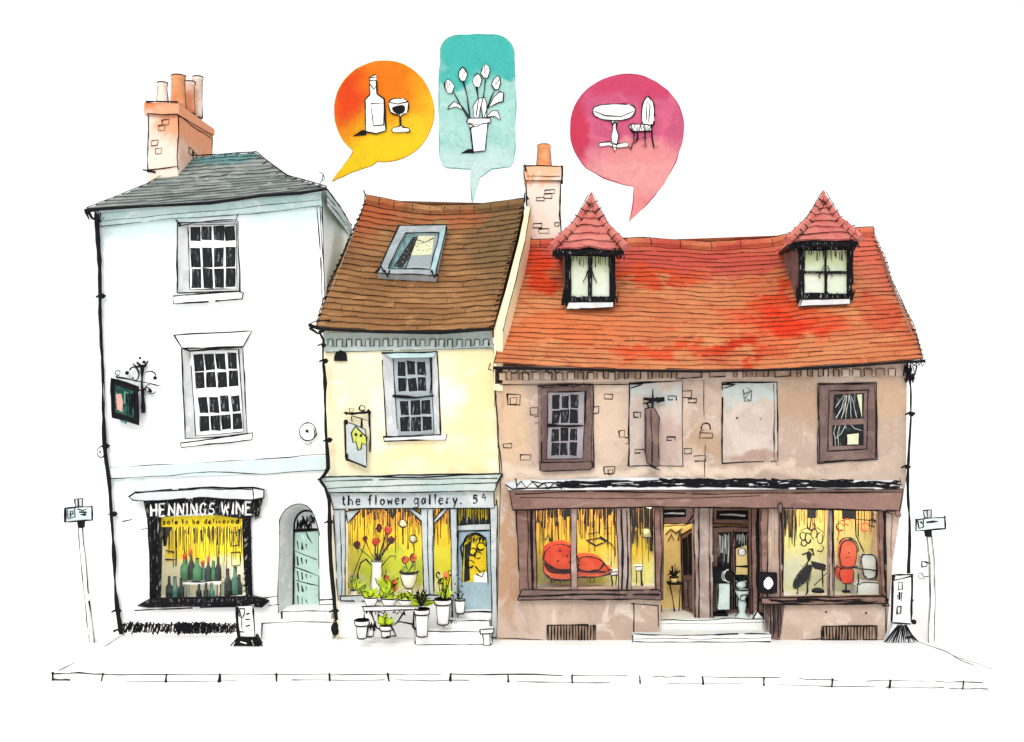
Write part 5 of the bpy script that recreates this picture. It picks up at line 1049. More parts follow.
b = MB(); b.prism([(893, 624), (911, 625), (916, 642), (886, 642)], Yb - .0, .16, 'reveal_grey')
for i in range(13): b.ink([(899 + i * .6, 625), (886 + i * 2.5, 642)], Yb - .005, .8)
b.ink([(905, 638), (912, 637), (919, 642)], Yb - .01, 1.8); b.ink([(884, 642), (898, 625)], Yb - .005, .9); part('stand', b, t)

# ---------------- flower shop pavement display
Yt = -0.62
t = thing('trestle_table', 'white trestle table of plants outside the flower shop', 'table', gpt(392, 640, 0))
zt = P(0, 608, Yt).z; x0, x1 = P(363, 0, Yt).x, P(418, 0, Yt).x
b = MB(); b.box(x0, x1, Yt, Yt + .42, zt - .06, zt, 'paper'); b.ink([(362, 607), (390, 606), (419, 606)], Yt - .0, .8); b.ink([(363, 611), (380, 611), (419, 609)], Yt - .0, 1.0); b.ink([(362, 606), (364, 612)], Yt, 1); part('tabletop', b, t)
for pts in (((371, 611), (374, 620), (377, 628), (380, 629)), ((405, 611), (398, 622), (393, 627)), ((364, 612), (364, 628)), ((414, 611), (413, 626), (418, 634))):
    for dY in ((.03,) if pts[0][0] in (371, 405) else (.36,)): b = MB(); b.ink(pts, Yt + dY, 1.1, .4); part('leg', b, t)
b = MB(); b.scribble(366, 611, 386, 614, Yt + .1, 14, 1.1); b.scribble(394, 611, 406, 614, Yt + .1, 9, 1.1); b.ink([(380, 626), (400, 622), (414, 624)], Yt + .2, .8); part('brace', b, t)
def bowl_plant(cx, ytop, ybot, w, leaf, label, Y, zsnap=None, kind='bowl_plant'):
    t = thing(kind, label, 'plant', P(cx, ybot, Y))
    b = MB(); b.lathepx(cx, Y, [(w * .55, ybot), (w * .85, ybot - (ybot - ytop) * .55), (w, ytop)], 'paper', .7); part('bowl', b, t)
    b = MB()
    for px, py, rx, ry in leaf:
        leafy(b, px, py + ry, ry * 1.8, 5, Y, w=.55, ink=.6); leafy(b, px, py + ry * .8, rx * 1.25, 6, Y - .05, a0=-15, a1=195, w=.45, ink=.5)
    part('leaves', b, t); return t
Yp = Yt + .2
bowl_plant(371, 597, 606, 7, [(371, 591, 5, 7), (368, 594, 3, 4)], 'white bowl of one round lime plant, leftmost on the trestle table', Yp)
bowl_plant(389, 598, 606, 8, [(386, 591, 4, 7), (392, 595, 5, 4), (389, 597, 6, 3)], 'white bowl of two lime plants in the middle of the trestle table', Yp)
bowl_plant(406, 599, 606, 8, [(402, 595, 5, 4), (409, 594, 5, 4), (413, 597, 4, 3)], 'low white bowl of spreading lime leaves at the right of the trestle table', Yp)
# potted plants and pails on the pavement
def bucket(cx, yt, yb, wt, wb, Y, label, name='plant_pot', cat='plant pot', foliage=None, rim=True, handle=False):
    t = thing(name, label, cat, P(cx, yb, Y)); b = MB(); b.lathepx(cx, Y, [(wb, yb), (wt, yt)], 'paper', .85, 16); part('pot', b, t)
    if rim: r = MB(); r.lathepx(cx, Y, [(wt + .8, yt + 5), (wt + 1, yt)], 'paper', .8, 16); part('rim', r, t)
    if foliage: f = MB(); foliage(f, Y); part('leaves', f, t)
    return t
def spiky(cx, cy, n, R, mat='ink', lime=0):
    def f(m, Y):
        for i in range(n):
            a = math.pi * (.05 + .9 * i / (n - 1)); r = R * random.uniform(.7, 1.1); q = (cx + r * .8 * math.cos(a), cy - r * math.sin(a))
            m.ink([(cx, cy + 3), ((cx + q[0]) / 2 + random.uniform(-1, 1), (cy + q[1]) / 2 - 1.5), q], Y + random.uniform(-.08, .08), random.uniform(.5, 1.0), .3, 3)
        if lime: leafy(m, cx, cy + 3, R, 8, Y + .08, w=.35)
    return f
bucket(422, 609, 636, 6.3, 5.2, -.62, 'tall white pot with a spiky dark plant at the table end', foliage=spiky(421, 603, 13, 15, lime=3))
def tall_flowers(m, Y):
    for x, y, xb in ((438, 577, 441), (442, 583, 441), (447, 580, 444), (450, 575, 444)): m.ink([(xb, 600), (x, y)], Y, .6); m.ink(arc(x, y - 2, 2, 2.4, 0, 330, 7), Y - .02, .7)
    leafy(m, 445, 600, 17, 6, Y, a0=50, a1=130, w=.25); petals(m, 446, 575, 3, Y, 'orange_bloom'); petals(m, 440, 582, 2.4, Y, 'lime')
bucket(443, 599, 624, 7.4, 5.2, -.40, 'wide rimmed white pot of tall yellow flowers left of the blue door', foliage=tall_flowers)
def twig(m, Y):
    for a in (((459, 601), (458, 594), (460, 589)), ((460, 600), (463, 593)), ((458, 596), (454, 592))): m.ink(a, Y, .6)
    for x, y in ((455, 584), (459, 579), (462, 586), (457, 575), (461, 592)): m.blobpx(x, y, Y, .9, .9, 'ink', ink=0)
bucket(460, 600, 613, 5, 4, -.15, 'small white pot with dotted twigs on the blue door step', foliage=twig, rim=False)
bucket(362, 620, 638, 6, 4.2, -.60, 'empty white bucket with dark rim left of the trestle table', name='bucket', cat='bucket')
t = bucket(386, 625, 637, 5, 4, -.50, 'dark sided pot with a lime plant under the trestle table', foliage=lambda m, Y: (leafy(m, 385, 625, 12, 9, Y, w=.5), leafy(m, 385, 623, 9, 8, Y - .06, w=.5), m.ink([(390, 624), (396, 636), (386, 637)], Y - .1, 1.2)))
bucket(370, 626, 636, 4.2, 3.4, -.45, 'small dark pot behind the empty bucket', foliage=lambda m, Y: (m.scribble(366, 622, 375, 630, Y - .09, 10, 1.2),), rim=False)
t = thing('crate', 'small white crate standing against the lowest flower shop step', 'crate', P(488, 644, -.50)); b = MB(); b.prism([(482, 632), (490, 631), (490, 645), (484, 645)], -.50, .18, 'paper', .8); part('box', b, t); b = MB(); b.prism([(480, 630), (493, 629), (493, 633), (480, 634)], -.53, .24, 'paper', .9); part('lid', b, t)
# ---------------- flower shop window
Yw = F2 + .62
t = thing('flower_arrangement', 'tall vase arrangement of red and maroon blooms in flower window', 'flowers', P(377, 597, Yw))
b = MB(); b.lathepx(377, Yw, [(5, 597), (6, 585), (4.5, 566), (5.5, 561)], 'paper', .6); part('vase', b, t)
b = MB()
for x, y in ((357, 546), (365, 540), (376, 543), (380, 529), (387, 531), (391, 541), (397, 536), (370, 552)): b.ink([(377, 563), ((377 + x) / 2 + random.uniform(-2, 2), (563 + y) / 2), (x, y)], Yw, .7)
for c in (((372, 566), (366, 559), (361, 562), (359, 568)), ((381, 566), (390, 556), (396, 556), (394, 561)), ((386, 570), (384, 585), (385, 598)), ((360, 565), (357, 578)), ((376, 565), (377, 578))): b.ink(c, Yw, .9)
part('stems', b, t)
for x, y, r, mt in ((357, 545, 3.4, 'maroon_bloom'), (365, 539, 2.4, 'maroon_bloom'), (376, 542, 4, 'red_bloom'), (379, 528, 3.4, 'maroon_bloom'), (388, 530, 4, 'red_bloom'), (391, 540, 3, 'maroon_bloom'), (377, 556, 2.2, 'maroon_bloom')): b = MB(); petals(b, x, y, r * 1.05, Yw - .03, mt); part('bloom', b, t)
t = thing('urn', 'white footed urn with two orange flowers in flower window', 'urn', P(409, 588, Yw - .1)); b = MB(); b.lathepx(409, Yw - .1, [(3, 588), (6, 584), (8, 577), (8.5, 572)], 'paper', .9); b.ring(P(409, 572, Yw - .1), .18, .03); part('bowl', b, t); b = MB(); b.lathepx(409, Yw - .1, [(5, 597), (4, 595), (2, 588)], 'paper', .5); part('foot', b, t)
for x, y in ((405, 560), (413, 558)): b = MB(); petals(b, x, y, 3.9, Yw - .1, 'orange_bloom'); b.ink([(x, y + 4), (409, 571)], Yw - .1, .7, mat='leaf_green'); part('bloom', b, t)
b = MB(); leafy(b, 409, 573, 10, 9, Yw - .1); part('leaves', b, t)
for x, y, h_, mt, lb in ((354, 590, 16, 'lime', 'slim lime plant at the left edge of the flower window'), (363, 594, 14, 'lime', 'short lime plant beside the vase in the flower window'), (390, 592, 22, 'orange_bloom', 'pink and orange blooms low beside the vase in flower window')):
    t = thing('window_plant', lb, 'plant', P(x, 598, Yw - .15)); b = MB(); b.lathepx(x, Yw - .15, [(3, 598), (3.6, y)], 'paper', .5); part('pot', b, t); b = MB(); leafy(b, x, y + 1, h_, 6, Yw - .15, a0=45, a1=135, w=.3); leafy(b, x, y, h_ * .6, 6, Yw - .2, w=.35); part('leaves', b, t)
    if mt != 'lime':
        for dx, dy in ((-4, -14), (4, -10), (5, -4)): b = MB(); petals(b, x + dx, y + dy, 2.8, Yw - .22, 'orange_bloom'); part('bloom', b, t)
for x, y, lb in ((403, 524, 'upper white paper ring hanging in the flower window'), (413, 539, 'lower white paper ring hanging in the flower window')):
    b = MB(); b.lathepx(x, Yw, [(1, y + 4), (3, y + 3), (3.6, y), (3, y - 3), (1, y - 4)], 'blind_yellow', 0); b.ink(arc(x, y, 4, 4, 0, 350, 10), Yw - .06, .7); b.tube([P(x, y - 4, Yw), P(x, 500, Yw)], .006, 'thin_ink', 3); single('paper_ball', b, lb, 'decoration', P(x, y, Yw))
# ---------------- wine shop window
Ys = F1 + .6
t = thing('bottle_shelf', 'white two-legged bottle shelf in the wine shop window', 'shelf', P(203, 600, Ys)); zsh = P(0, 581, Ys).z; b = MB(); xa, xb = P(182, 0, Ys).x, P(222, 0, Ys).x; b.box(xa, xb, Ys - .12, Ys + .2, zsh - .05, zsh, 'paper'); b.ink([(182, 581), (202, 582), (222, 580)], Ys - .125, .9); part('board', b, t)
for x in (185, 219): b = MB(); b.prism([(x - 1.2, 583), (x + 1.2, 583), (x + 1.2, 600), (x - 1.2, 600)], Ys - .1, .28, 'grey_cloth', .5); part('leg', b, t)
ORD = ['first', 'second', 'third', 'fourth', 'fifth', 'sixth', 'seventh', 'eighth']
def bottle(cx, yb, h, w, Y, mat, label, cap=None, grp='bottles in the wine shop window'):
    t = thing('wine_bottle', label, 'bottle', P(cx, yb, Y), grp); b = MB(); b.lathepx(cx, Y, [(w, yb), (w, yb - h * .52), (w * .4, yb - h * .68), (w * .36, yb - h)], mat, .5, 10); part('glass', b, t)
    if cap: b = MB(); b.lathepx(cx, Y, [(w * .42, yb - h + 5), (w * .5, yb - h), (w * .3, yb - h - 1)], cap, 0, 8); part('seal', b, t)
    return t
for i, (x, mt, w, h_, cap) in enumerate(((178, 'leaf_green', 3.6, 26, 'red_bloom'), (186, 'dark_bottle', 3, 30, 'red_bloom'), (193, 'leaf_green', 4.6, 22, None), (200, 'bottle_teal', 3, 19, 'red_bloom'), (206, 'dark_bottle', 2.6, 23, 'red_bloom'), (212, 'leaf_green', 3, 20, None), (218, 'dark_bottle', 2.8, 24, None))):
    xx = 184.5 + (x - 178) * .85
    bottle(xx, 580.5, h_, w, Ys + .03 + (i % 2) * .06, mt, '%s bottle from the left on the wine window shelf, %s' % (ORD[i], {'leaf_green': 'green', 'dark_bottle': 'near black', 'bottle_teal': 'teal'}[mt] + (' with red seal' if cap else '')), cap)
for i, (x, mt, w, h_) in enumerate(((169, 'dark_bottle', 3, 24), (175, 'bottle_teal', 3.4, 23), (181, 'dark_bottle', 2.8, 22), (199, 'dark_bottle', 2.4, 16), (206, 'dark_bottle', 2.4, 17), (212, 'bottle_teal', 2.4, 17))):
    bottle(x, 600, h_, w, Ys - .2 + .05 * (i % 2), mt, '%s from left of the bottles on the wine window floor, %s' % (ORD[i], {'dark_bottle': 'near black', 'bottle_teal': 'teal'}[mt]))
for i, (x, mt, h_) in enumerate(((228, 'dark_bottle', 26), (235, 'bottle_teal', 28), (239, 'dark_bottle', 20))):
    bottle(x, 595, h_, 3.4, Ys - .05 + .06 * i, mt, '%s from left of three bottles on the pale block in wine window' % ORD[i])
b = MB(); b.box(P(224, 0, Ys).x, P(243, 0, Ys).x, Ys - .2, Ys + .25, P(0, 603, Ys).z, P(0, 595, Ys).z, 'paper'); b.ink([(224, 595), (243, 595)], Ys - .2, .5); single('display_block', b, 'low pale block holding three bottles at the right of wine window', 'plinth', P(233, 602, Ys))
t = thing('pendant_lamp', 'black funnel pendant lamp hanging at the left of the wine window', 'lamp', P(165, 545, Ys)); b = MB(); b.lathepx(165, Ys, [(1.5, 546), (2.4, 538), (7, 528), (8, 524), (1, 522)], 'ink', 0, 12); part('lamp_shade', b, t); b = MB(); b.tube([P(165, 522, Ys), P(165, 505, Ys)], .012, 'ink', 5); part('cord', b, t)
# ---------------- furniture shop, left window
Yf = .45
t = thing('chaise', 'low red buttoned chaise with two rounded cushions in furniture shop window', 'sofa', P(570, 590, Yf))
b = MB(); b.prism(soft([(544, 566), (552, 572), (565, 574), (578, 571), (590, 570), (604, 569), (612, 570), (609, 575), (596, 577), (580, 576), (566, 580), (551, 578), (545, 574)]), Yf - .15, .5, 'orange_cloth', .9, 1); part('base', b, t)
b = MB(); b.prism(soft([(543, 560), (545, 551), (552, 546), (562, 544), (571, 547), (577, 556), (579, 564), (573, 569), (560, 570), (550, 566), (545, 561)]), Yf - .2, .55, 'red_cloth', .8); b.ink([(545, 563), (553, 569), (566, 571), (577, 568)], Yf - .21, 1.3)
for x, y in ((560, 551), (567, 556), (558, 561), (570, 562)): b.blobpx(x, y, Yf - .205, 1.2, 1, 'maroon_bloom', ink=0)
part('backrest', b, t)
b = MB(); b.prism(soft([(578, 566), (580, 558), (590, 557), (600, 560), (607, 567), (608, 571), (596, 572), (582, 571)]), Yf - .18, .5, 'red_cloth', .9); b.ink([(591, 571), (600, 570), (605, 563)], Yf - .185, 1); part('seat', b, t)
for x in (552, 561, 591): b = MB(); b.ink([(x, 576), (x - 1, 583), (x + 3, 582), (x + 3, 577)], Yf - .1, .9); part('leg', b, t)
for x, y, lb in ((614, 578, 'small drawn stool beside the red chaise in the furniture shop window'), (639, 573, 'small stool standing in the narrow side window')):
    t = thing('stool', lb, 'stool', P(x, 590, Yf - .1)); b = MB(); b.prism([(x - 4, y - 6), (x + 4, y - 7), (x + 3.4, y - 3), (x - 3, y - 2)], Yf - .2, .25, 'paper', .8); part('seat', b, t)
    for dx in (-2.5, 2.5): b = MB(); b.ink([(x + dx, y - 3), (x + dx * .8, y + 6), (x + dx * 1.2, y + 13)], Yf - .15, 1.1); part('leg', b, t)
t = thing('table_lamp', 'pale shaded lamp glowing in the dark narrow side window', 'lamp', P(647, 589, .55)); b = MB(); b.lathepx(647, .55, [(4.2, 537), (2.6, 528)], 'blind_yellow', .5); part('lamp_shade', b, t); b = MB(); b.tube([P(647, 527, .55), P(647, 502, .55)], .014); part('cord', b, t)
# ---------------- furniture shop, right window
Yr = .45
t = thing('statue', 'black bird-like statue with a feathered skirt in furniture shop window', 'statue', P(806, 596, Yr))
b = MB(); b.lathepx(809, Yr, [(1.2, 561), (2.6, 556), (2.0, 553), (.8, 551)], 'ink', 0, 10); b.prism(soft([(807, 567), (811, 566), (811, 571), (807, 579), (801, 585), (795, 589), (795, 583), (800, 574)]), Yr - .08, .14, 'scribble_black', .6); b.ink([(809, 560), (807, 564), (808, 568), (811, 564)], Yr - .05, 1.3); b.ink([(807, 563), (802, 567), (800, 564)], Yr - .05, .7)
for i in range(12): b.ink([(808 - i * .3, 566 + i * .4), (811 - i * 1.3, 574 + i), (809 - i * 1.2, 585 - i * .2)], Yr - .085, .8, .6, 5)
b.ink([(798, 586), (798, 594), (796, 593)], Yr, .9); b.ink([(807, 582), (807, 592), (804, 598)], Yr, .9); b.ink([(802, 555), (808, 553), (814, 555), (812, 549), (808, 549)], Yr - .06, 1.2); part('figure', b, t)
t = thing('anglepoise_lamp', 'small black desk lamp on a jointed arm beside the statue', 'lamp', P(819, 591, Yr)); b = MB(); b.prism([(813, 562), (826, 565), (825, 571), (814, 568)], Yr - .05, .16, 'ink', .6); part('lamp_shade', b, t); b = MB(); b.ink([(825, 568), (828, 571), (822, 578), (814, 586)], Yr, .9); b.ink([(822, 568), (823, 588)], Yr, .9); part('arm', b, t); b = MB(); b.lathepx(818, Yr, [(6.5, 592), (6, 589.5), (3, 588)], 'ink', 0); part('base', b, t)
t = thing('swivel_chair', 'orange high-backed swivel chair in the furniture shop window', 'armchair', P(848, 592, Yr))
b = MB(); b.prism([(841, 566), (839.5, 556)] + arc(848.5, 549, 8.5, 9, 175, 5, 10) + [(857, 557), (855, 566), (848, 568)], Yr, .16, 'orange_cloth', .9); b.ink(arc(848, 549, 10.5, 11, 150, -20, 9), Yr + .05, .8); b.ink([(846, 558), (851, 557)], Yr - .003, .6); b.blobpx(849, 553, Yr - .003, .8, .8, 'ink', ink=0); part('backrest', b, t)
b = MB(); b.prism(soft([(840, 570), (852, 568), (853, 580), (850, 583), (842, 582)]), Yr - .12, .34, 'red_cloth', .8); part('seat', b, t)
for c in (((836, 565), (838, 568), (850, 568), (858, 567)), ((836, 566), (834, 572), (835, 580))): b = MB(); b.ink(c, Yr - .14, 1); part('armrest', b, t)
b = MB(); b.lathepx(846, Yr, [(4.5, 592), (4, 590.5), (1, 590), (.8, 583)], 'ink', 0); part('stem', b, t)
t = thing('armchair', 'white upholstered armchair beside the orange swivel chair', 'armchair', P(868, 597, Yr)); b = MB(); b.prism(soft([(861, 557), (864, 555), (874, 556), (876, 562), (875, 576), (868, 578), (863, 575)]), Yr - .02, .18, 'grey_cloth', .9, 1); part('backrest', b, t)
b = MB(); b.prism([(857, 586), (862, 583), (880, 583), (881, 597), (856, 597)], Yr - .25, .5, 'grey_cloth', .9, 1); part('seat', b, t); b = MB(); b.ink([(852, 567), (862, 569), (880, 571)], Yr - .1, .9); b.ink([(858, 574), (859, 582), (857, 586)], Yr - .2, .9); part('armrest', b, t)
t = thing('chandelier', 'curly wire chandelier hanging above the black statue', 'lamp', P(812, 545, Yr + .15)); b = MB()
for c in (arc(803, 536, 3, 4, 0, 300, 9), arc(808, 538, 3, 5, 40, 340, 9), arc(814, 534, 3, 5, -60, 260, 9), arc(820, 538, 3, 6, 90, 400, 9), arc(804, 543, 3, 3, 0, 340, 8), arc(811, 526, 4, 4, 180, 400, 8), ((809, 530), (811, 520), (812, 505)), ((817, 551), (822, 552), (824, 548), (821, 545)), ((800, 531), (806, 528), (811, 530), (818, 528), (824, 533))): b.ink(c, Yr + .15, .75, .4)
part('frame', b, t)
t = thing('chandelier', 'orange wire chandelier hanging above the orange swivel chair', 'lamp', P(862, 535, Yr + .2)); b = MB()
for c in (arc(840, 527, 4, 4, 0, 330, 9), arc(847, 522, 3, 3, 0, 330, 9), arc(865, 527, 4, 4, 0, 330, 9), arc(872, 523, 3, 4, 0, 330, 9), ((838, 522), (850, 518), (856, 519), (876, 521)), ((856, 505), (856, 536)), ((856, 536), (862, 548), (866, 556)), ((840, 530), (837, 540))): b.ink(c, Yr + .2, .75, .4, mat='ink' if random.random() < .6 else 'red_bloom')
part('frame', b, t)
# ---------------- furniture shop doorway
t = thing('side_table', 'spindly small table holding a leafy plant inside the yellow hall', 'table', P(675, 613, Fb + .2)); b = MB(); b.prism([(668, 583), (682, 583), (682, 585), (668, 585)], Fb + .1, .22, 'ink'); part('tabletop', b, t)
for a, c_ in (((670, 585), (674, 611)), ((680, 585), (679, 611))): b = MB(); b.ink([a, c_], Fb + .15, .8); part('leg', b, t)
t = thing('potted_plant', 'small inky leafy plant on the spindly hall table', 'plant', P(674, 583, Fb + .2)); b = MB(); b.lathepx(674, Fb + .2, [(3, 583), (4, 577)], 'hall_yellow', .8); part('pot', b, t); b = MB(); [b.ink([(674, 577), (674 + dx * .6, 572 + dy * .3), (674 + dx, 570 + dy)], Fb + .2, 1.0) for dx, dy in ((-5, 0), (-2, -4), (1, -6), (4, -3), (6, 1), (-6, 5))]; part('leaves', b, t)
t = thing('garden_urn', 'pale green urn with scroll handles before the glazed door', 'urn', P(742, 619, .42)); b = MB(); b.lathepx(742, .42, [(7, 620), (6.5, 616), (3, 612), (4.5, 604), (3, 599), (6, 594), (8, 589)], 'urn_green', .8); part('bowl', b, t); b = MB(); b.ink(arc(744, 598, 4, 3, 0, 300, 8), .3, .8); b.ink([(736, 600), (731, 597), (730, 592), (735, 590)], .3, .8); part('handle', b, t); b = MB(); b.blobpx(741, 585, .42, 5, 4, 'urn_green', ink=.8); part('finial', b, t)
t = thing('black_drum', 'black drum on a pale stand in front of the glazed door', 'drum', P(723, 619, .5)); b = MB(); b.prism([(713, 569), (729, 569), (734, 573), (732, 582), (712, 582)], .42, .3, 'ink', 1); b.ink(arc(728, 576, 4, 6, 80, 290, 9), .41, .9, mat='grey_cloth'); b.ink(arc(725, 576, 3, 5, 80, 290, 9), .41, .6, mat='grey_cloth'); part('shell', b, t); b = MB(); b.prism([(718, 583), (730, 583), (730, 610), (718, 610)], .46, .25, 'urn_green', .8); part('stand', b, t); b = MB(); b.prism([(714, 615), (728, 614), (728, 619), (714, 620)], .42, .3, 'ink'); part('base', b, t)
t = thing('folded_board', 'small folded board leaning by the dark entrance pillar', 'board', P(759, 620, .3)); b = MB(); b.prism([(752, 619), (757, 611), (764, 619)], .22, .2, 'paper', .9); part('panel', b, t); b = MB(); b.ink([(757, 611), (766, 616), (769, 621)], .25, 1); part('strut', b, t)
t = thing('lantern', 'black lantern with round white glass beside the right window', 'lamp', P(768, 594, -.1)); b = MB(); b.prism([(759, 573), (777, 573), (777, 592), (759, 593)], -.1, .085, 'ink', .8, 1); part('case', b, t); b = MB(); b.prism(arc(768.5, 583, 5, 6.5, 0, 345, 14), -.115, .014, 'paper', .5); part('glass', b, t)

# ================================================================== SPEECH BUBBLES over the roofs
YB = 3.2
def bubble(poly, mat, label, base):
    t = thing('speech_bubble', label, 'speech bubble', base, 'speech bubbles floating over the roofs'); b = MB(); q = rough(poly, .3, 5); b.prism(q, YB, .10, mat); b.tube([P(x, y, YB + .004) for x, y in q + [q[0]]], [.008 + .007 * math.sin(i * .7) for i in range(len(q) + 1)], mat.split('_')[0] + '_edge', 5)
    part('panel', b, t); return t
Yi = YB - .03
q = arc(384, 111, 50, 50.5, 232, -98, 40) + [(372, 165), (352, 172), (332, 181), (338, 172), (350, 157)]
t = bubble(q, 'orange_bubble', 'round orange and yellow speech bubble showing a wine bottle and glass', P(332, 181, YB))
b = MB(); b.prism([(366, 132), (365, 100), (370, 95), (370, 77), (376, 75), (377, 94), (384, 99), (386, 131), (376, 134)], Yi, .03, 'paper', .7); b.ink([(371, 104), (384, 103), (384, 125), (373, 126), (371, 104)], Yi, .6); b.ink([(369, 81), (377, 80)], Yi, .8); b.ink([(370, 84), (374, 89), (377, 84)], Yi, .7); b.ink([(370, 78), (377, 77)], Yi, .7); b.prism([(353, 136), (362, 130), (366, 130), (366, 135)], Yi + .008, .02, 'ink'); part('bottle_emblem', b, t)  # ink wedge at the foot is the bottle's drawn shadow
b = MB(); b.prism(soft([(389, 102), (393, 98.5), (404, 99), (408, 103), (407, 112), (401, 116), (402, 126), (409, 128), (408, 132), (394, 132), (393, 128), (400, 126), (399, 116), (391, 112)]), Yi, .03, 'paper', .7); b.ink([(389, 102), (398, 104), (408, 102)], Yi, .6); b.prism(soft([(392, 108), (396, 106), (402, 105), (405, 107), (404, 112), (399, 114), (394, 112)]), Yi - .008, .008, 'ink'); b.ink([(400, 113), (400, 126)], Yi, .6); part('glass_emblem', b, t)
q = [(439, 90), (440, 60)] + arc(458, 53, 18, 18, 178, 95, 6) + [(478, 34)] + arc(495, 53, 19, 18, 80, 0, 6) + [(516, 95), (515, 150)] + arc(507, 158, 7, 9, 0, -85, 4) + [(492, 169), (480, 177), (472, 203), (470, 180), (471, 169)] + arc(450, 158, 10, 10, 250, 180, 4) + [(439, 130)]
t = bubble(q, 'teal_bubble', 'tall turquoise speech bubble showing a pot of tulips', P(472, 203, YB))
b = MB(); b.prism([(466, 122), (468, 118), (490, 118), (491, 122), (488, 124), (485, 151), (473, 152), (470, 128)], Yi, .03, 'paper', .7); b.ink([(467, 123), (478, 125), (490, 122)], Yi, .6); b.ink([(470, 128), (480, 126)], Yi, .5); b.ink([(469, 124), (474, 126), (469, 130)], Yi, 1); b.prism([(461, 153), (468, 149), (473, 149), (474, 153)], Yi + .008, .02, 'ink'); part('pot_emblem', b, t)  # ink wedge at the foot is the pot's drawn shadow
for hx, hy, st in ((449, 88, ((468, 118), (458, 100), (453, 92))), (463, 76, ((470, 116), (467, 96), (463, 82))), (477, 82, ((476, 116), (478, 100), (477, 87))), (485, 73, ((480, 112), (484, 90), (485, 80))), (496, 84, ((484, 116), (491, 98), (495, 90)))):
    b = MB(); sk_ = (hx - 472) * .06; b.prism([(hx - 3.5 + sk_, hy - 5), (hx + sk_, hy - 9), (hx + 3 + sk_, hy - 6.5), (hx + 5, hy - 2), (hx + 2.5, hy + 5), (hx - 1.5, hy + 5), (hx - 4.5, hy)], Yi, .03, 'paper', .55); b.ink([(hx - 1 + sk_, hy - 6), (hx - 1, hy + 1), (hx + 2 + sk_, hy - 5)], Yi, .4); b.ink(st, Yi + .01, .8); part('tulip_emblem', b, t)
b = MB()
for lf_ in ([(470, 118), (462, 106), (454, 101), (449, 106), (447, 109), (456, 107), (464, 110)], [(474, 118), (473, 106), (478, 98), (485, 97), (487, 103), (487, 117), (483, 118), (482, 106), (479, 118)], [(486, 117), (492, 111), (498, 111), (501, 120), (494, 116)], [(488, 108), (494, 97), (500, 91), (504, 92), (503, 101), (498, 102)]): b.prism(lf_, Yi + .004, .026, 'paper', .6)
part('leaf_emblem', b, t)
q = arc(627, 129, 57, 55, 225, -25, 36) + [(676, 162), (664, 184), (648, 203), (629, 222), (633, 205), (634, 186)] + [(622, 184), (604, 178)]
t = bubble(q, 'pink_bubble', 'round pink speech bubble showing a pedestal table and chair', P(629, 222, YB))
b = MB(); b.prism(soft([(593, 110), (596, 106), (612, 104), (630, 105), (635, 109), (633, 116), (622, 120), (605, 120), (595, 116)]), Yi, .03, 'paper', .7); b.ink([(594, 111), (605, 115), (622, 116), (634, 111)], Yi, .5); b.prism([(611, 120), (618, 120), (616, 128), (619, 136), (616, 150), (615, 152), (612, 146), (611, 136), (613, 128)], Yi, .03, 'paper', .6); b.scribble(612, 121, 617, 126, Yi - .003, 7, .8); b.prism([(599, 143), (610, 141), (616, 144), (627, 142), (629, 146), (617, 148), (609, 146), (600, 147)], Yi + .003, .03, 'paper', .6); part('table_emblem', b, t)
b = MB(); b.prism(soft([(642, 122), (643, 104), (647, 97), (651, 99), (654, 108), (653, 124), (646, 124)]), Yi, .03, 'paper', .8); b.ink([(646, 120), (647, 102), (650, 106), (649, 122)], Yi, .6); b.prism([(629, 127), (632, 124), (646, 124), (652, 126), (651, 131), (632, 132)], Yi, .03, 'paper', .8); b.scribble(631, 125, 650, 131, Yi - .003, 16, .6)
for c in (((634, 131), (633, 142), (630, 150), (628, 146)), ((638, 131), (637, 140), (634, 144)), ((645, 131), (645, 142), (646, 147), (642, 145)), ((652, 124), (652, 138), (654, 148), (658, 146))): b.ink(c, Yi, .9)
b.ink([(635, 139), (646, 138)], Yi, .6); part('chair_emblem', b, t)

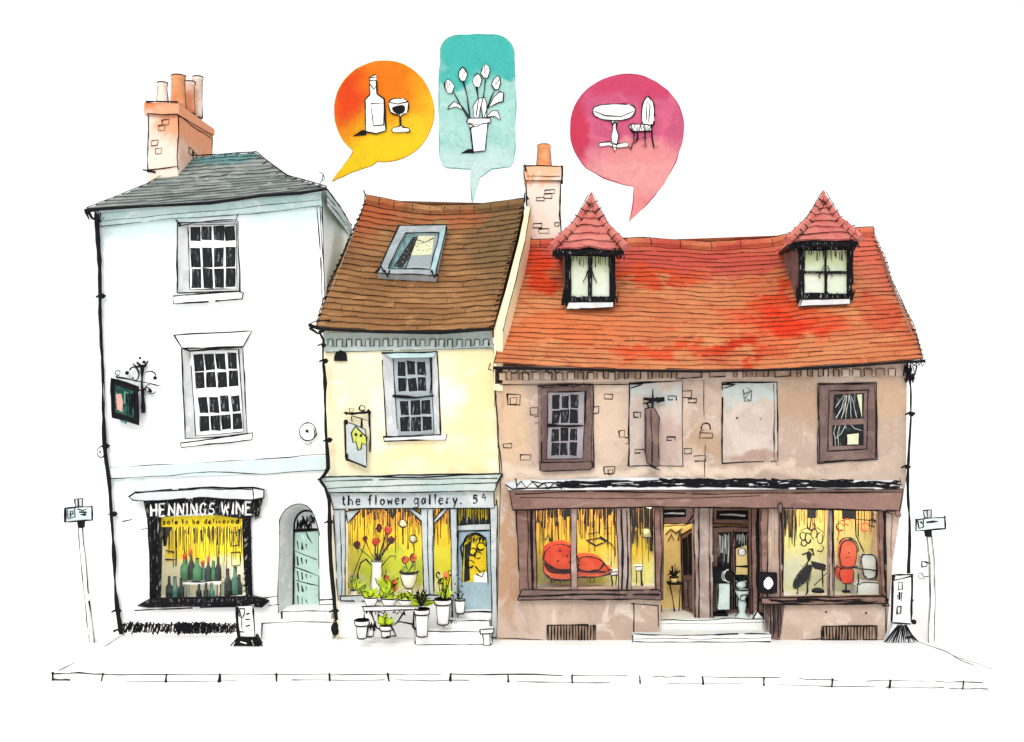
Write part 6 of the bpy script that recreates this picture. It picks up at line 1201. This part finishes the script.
# ================================================================== LIGHT, SKY, CAMERA
w = bpy.data.worlds.new('World'); SC.world = w; w.use_nodes = True; nt = w.node_tree; nt.nodes.clear()
o = nt.nodes.new('ShaderNodeOutputWorld'); bg = nt.nodes.new('ShaderNodeBackground'); sky = nt.nodes.new('ShaderNodeTexSky'); hs = nt.nodes.new('ShaderNodeHueSaturation'); mx = nt.nodes.new('ShaderNodeMix'); mx.data_type = 'RGBA'
sky.sky_type = 'NISHITA'; sky.sun_disc = False; sky.sun_elevation = math.radians(SUN_EL); sky.sun_rotation = math.radians(SUN_ROT); sky.air_density = 1.0; sky.dust_density = 4.0
hs.inputs['Saturation'].default_value = 0.06
nt.links.new(sky.outputs[0], hs.inputs['Color']); nt.links.new(hs.outputs[0], mx.inputs[6]); mx.inputs[7].default_value = (OVC, OVC, OVC * 1.0, 1); mx.inputs[0].default_value = 0.7
nt.links.new(mx.outputs[2], bg.inputs['Color']); bg.inputs['Strength'].default_value = SKY_STR; nt.links.new(bg.outputs[0], o.inputs[0])
ld = bpy.data.lights.new('sun', 'SUN'); ld.energy = SUN_E; ld.angle = math.radians(25); ld.color = (1, .97, .93); lo = bpy.data.objects.new('sun', ld); COL.objects.link(lo)
az = math.radians(SUN_ROT); el = math.radians(SUN_EL)
dirv = Vector((math.sin(az) * math.cos(el), math.cos(az) * math.cos(el), math.sin(el)))      # towards the sun (rotation 0 = +Y)
lo.rotation_euler = dirv.to_track_quat('Z', 'Y').to_euler()
cam = bpy.data.cameras.new('camera'); co = bpy.data.objects.new('camera', cam); COL.objects.link(co); SC.camera = co
co.location = (0, CAMY, EYE); co.rotation_euler = (math.radians(90), 0, 0); cam.sensor_width = 36; cam.sensor_fit = 'HORIZONTAL'; cam.lens = 36 * FOC / 1024; cam.shift_y = 4 / 1024; cam.clip_start = 0.1; cam.clip_end = 3000
vs = SC.view_settings; vs.view_transform = 'Standard'; vs.look = 'None'; vs.gamma = 1; vs.use_curve_mapping = False; vs.exposure = EXPO
SC.render.engine = 'CYCLES'; SC.cycles.use_denoising = True; SC.cycles.max_bounces = 8; SC.cycles.diffuse_bounces = 5; SC.cycles.transparent_max_bounces = 8
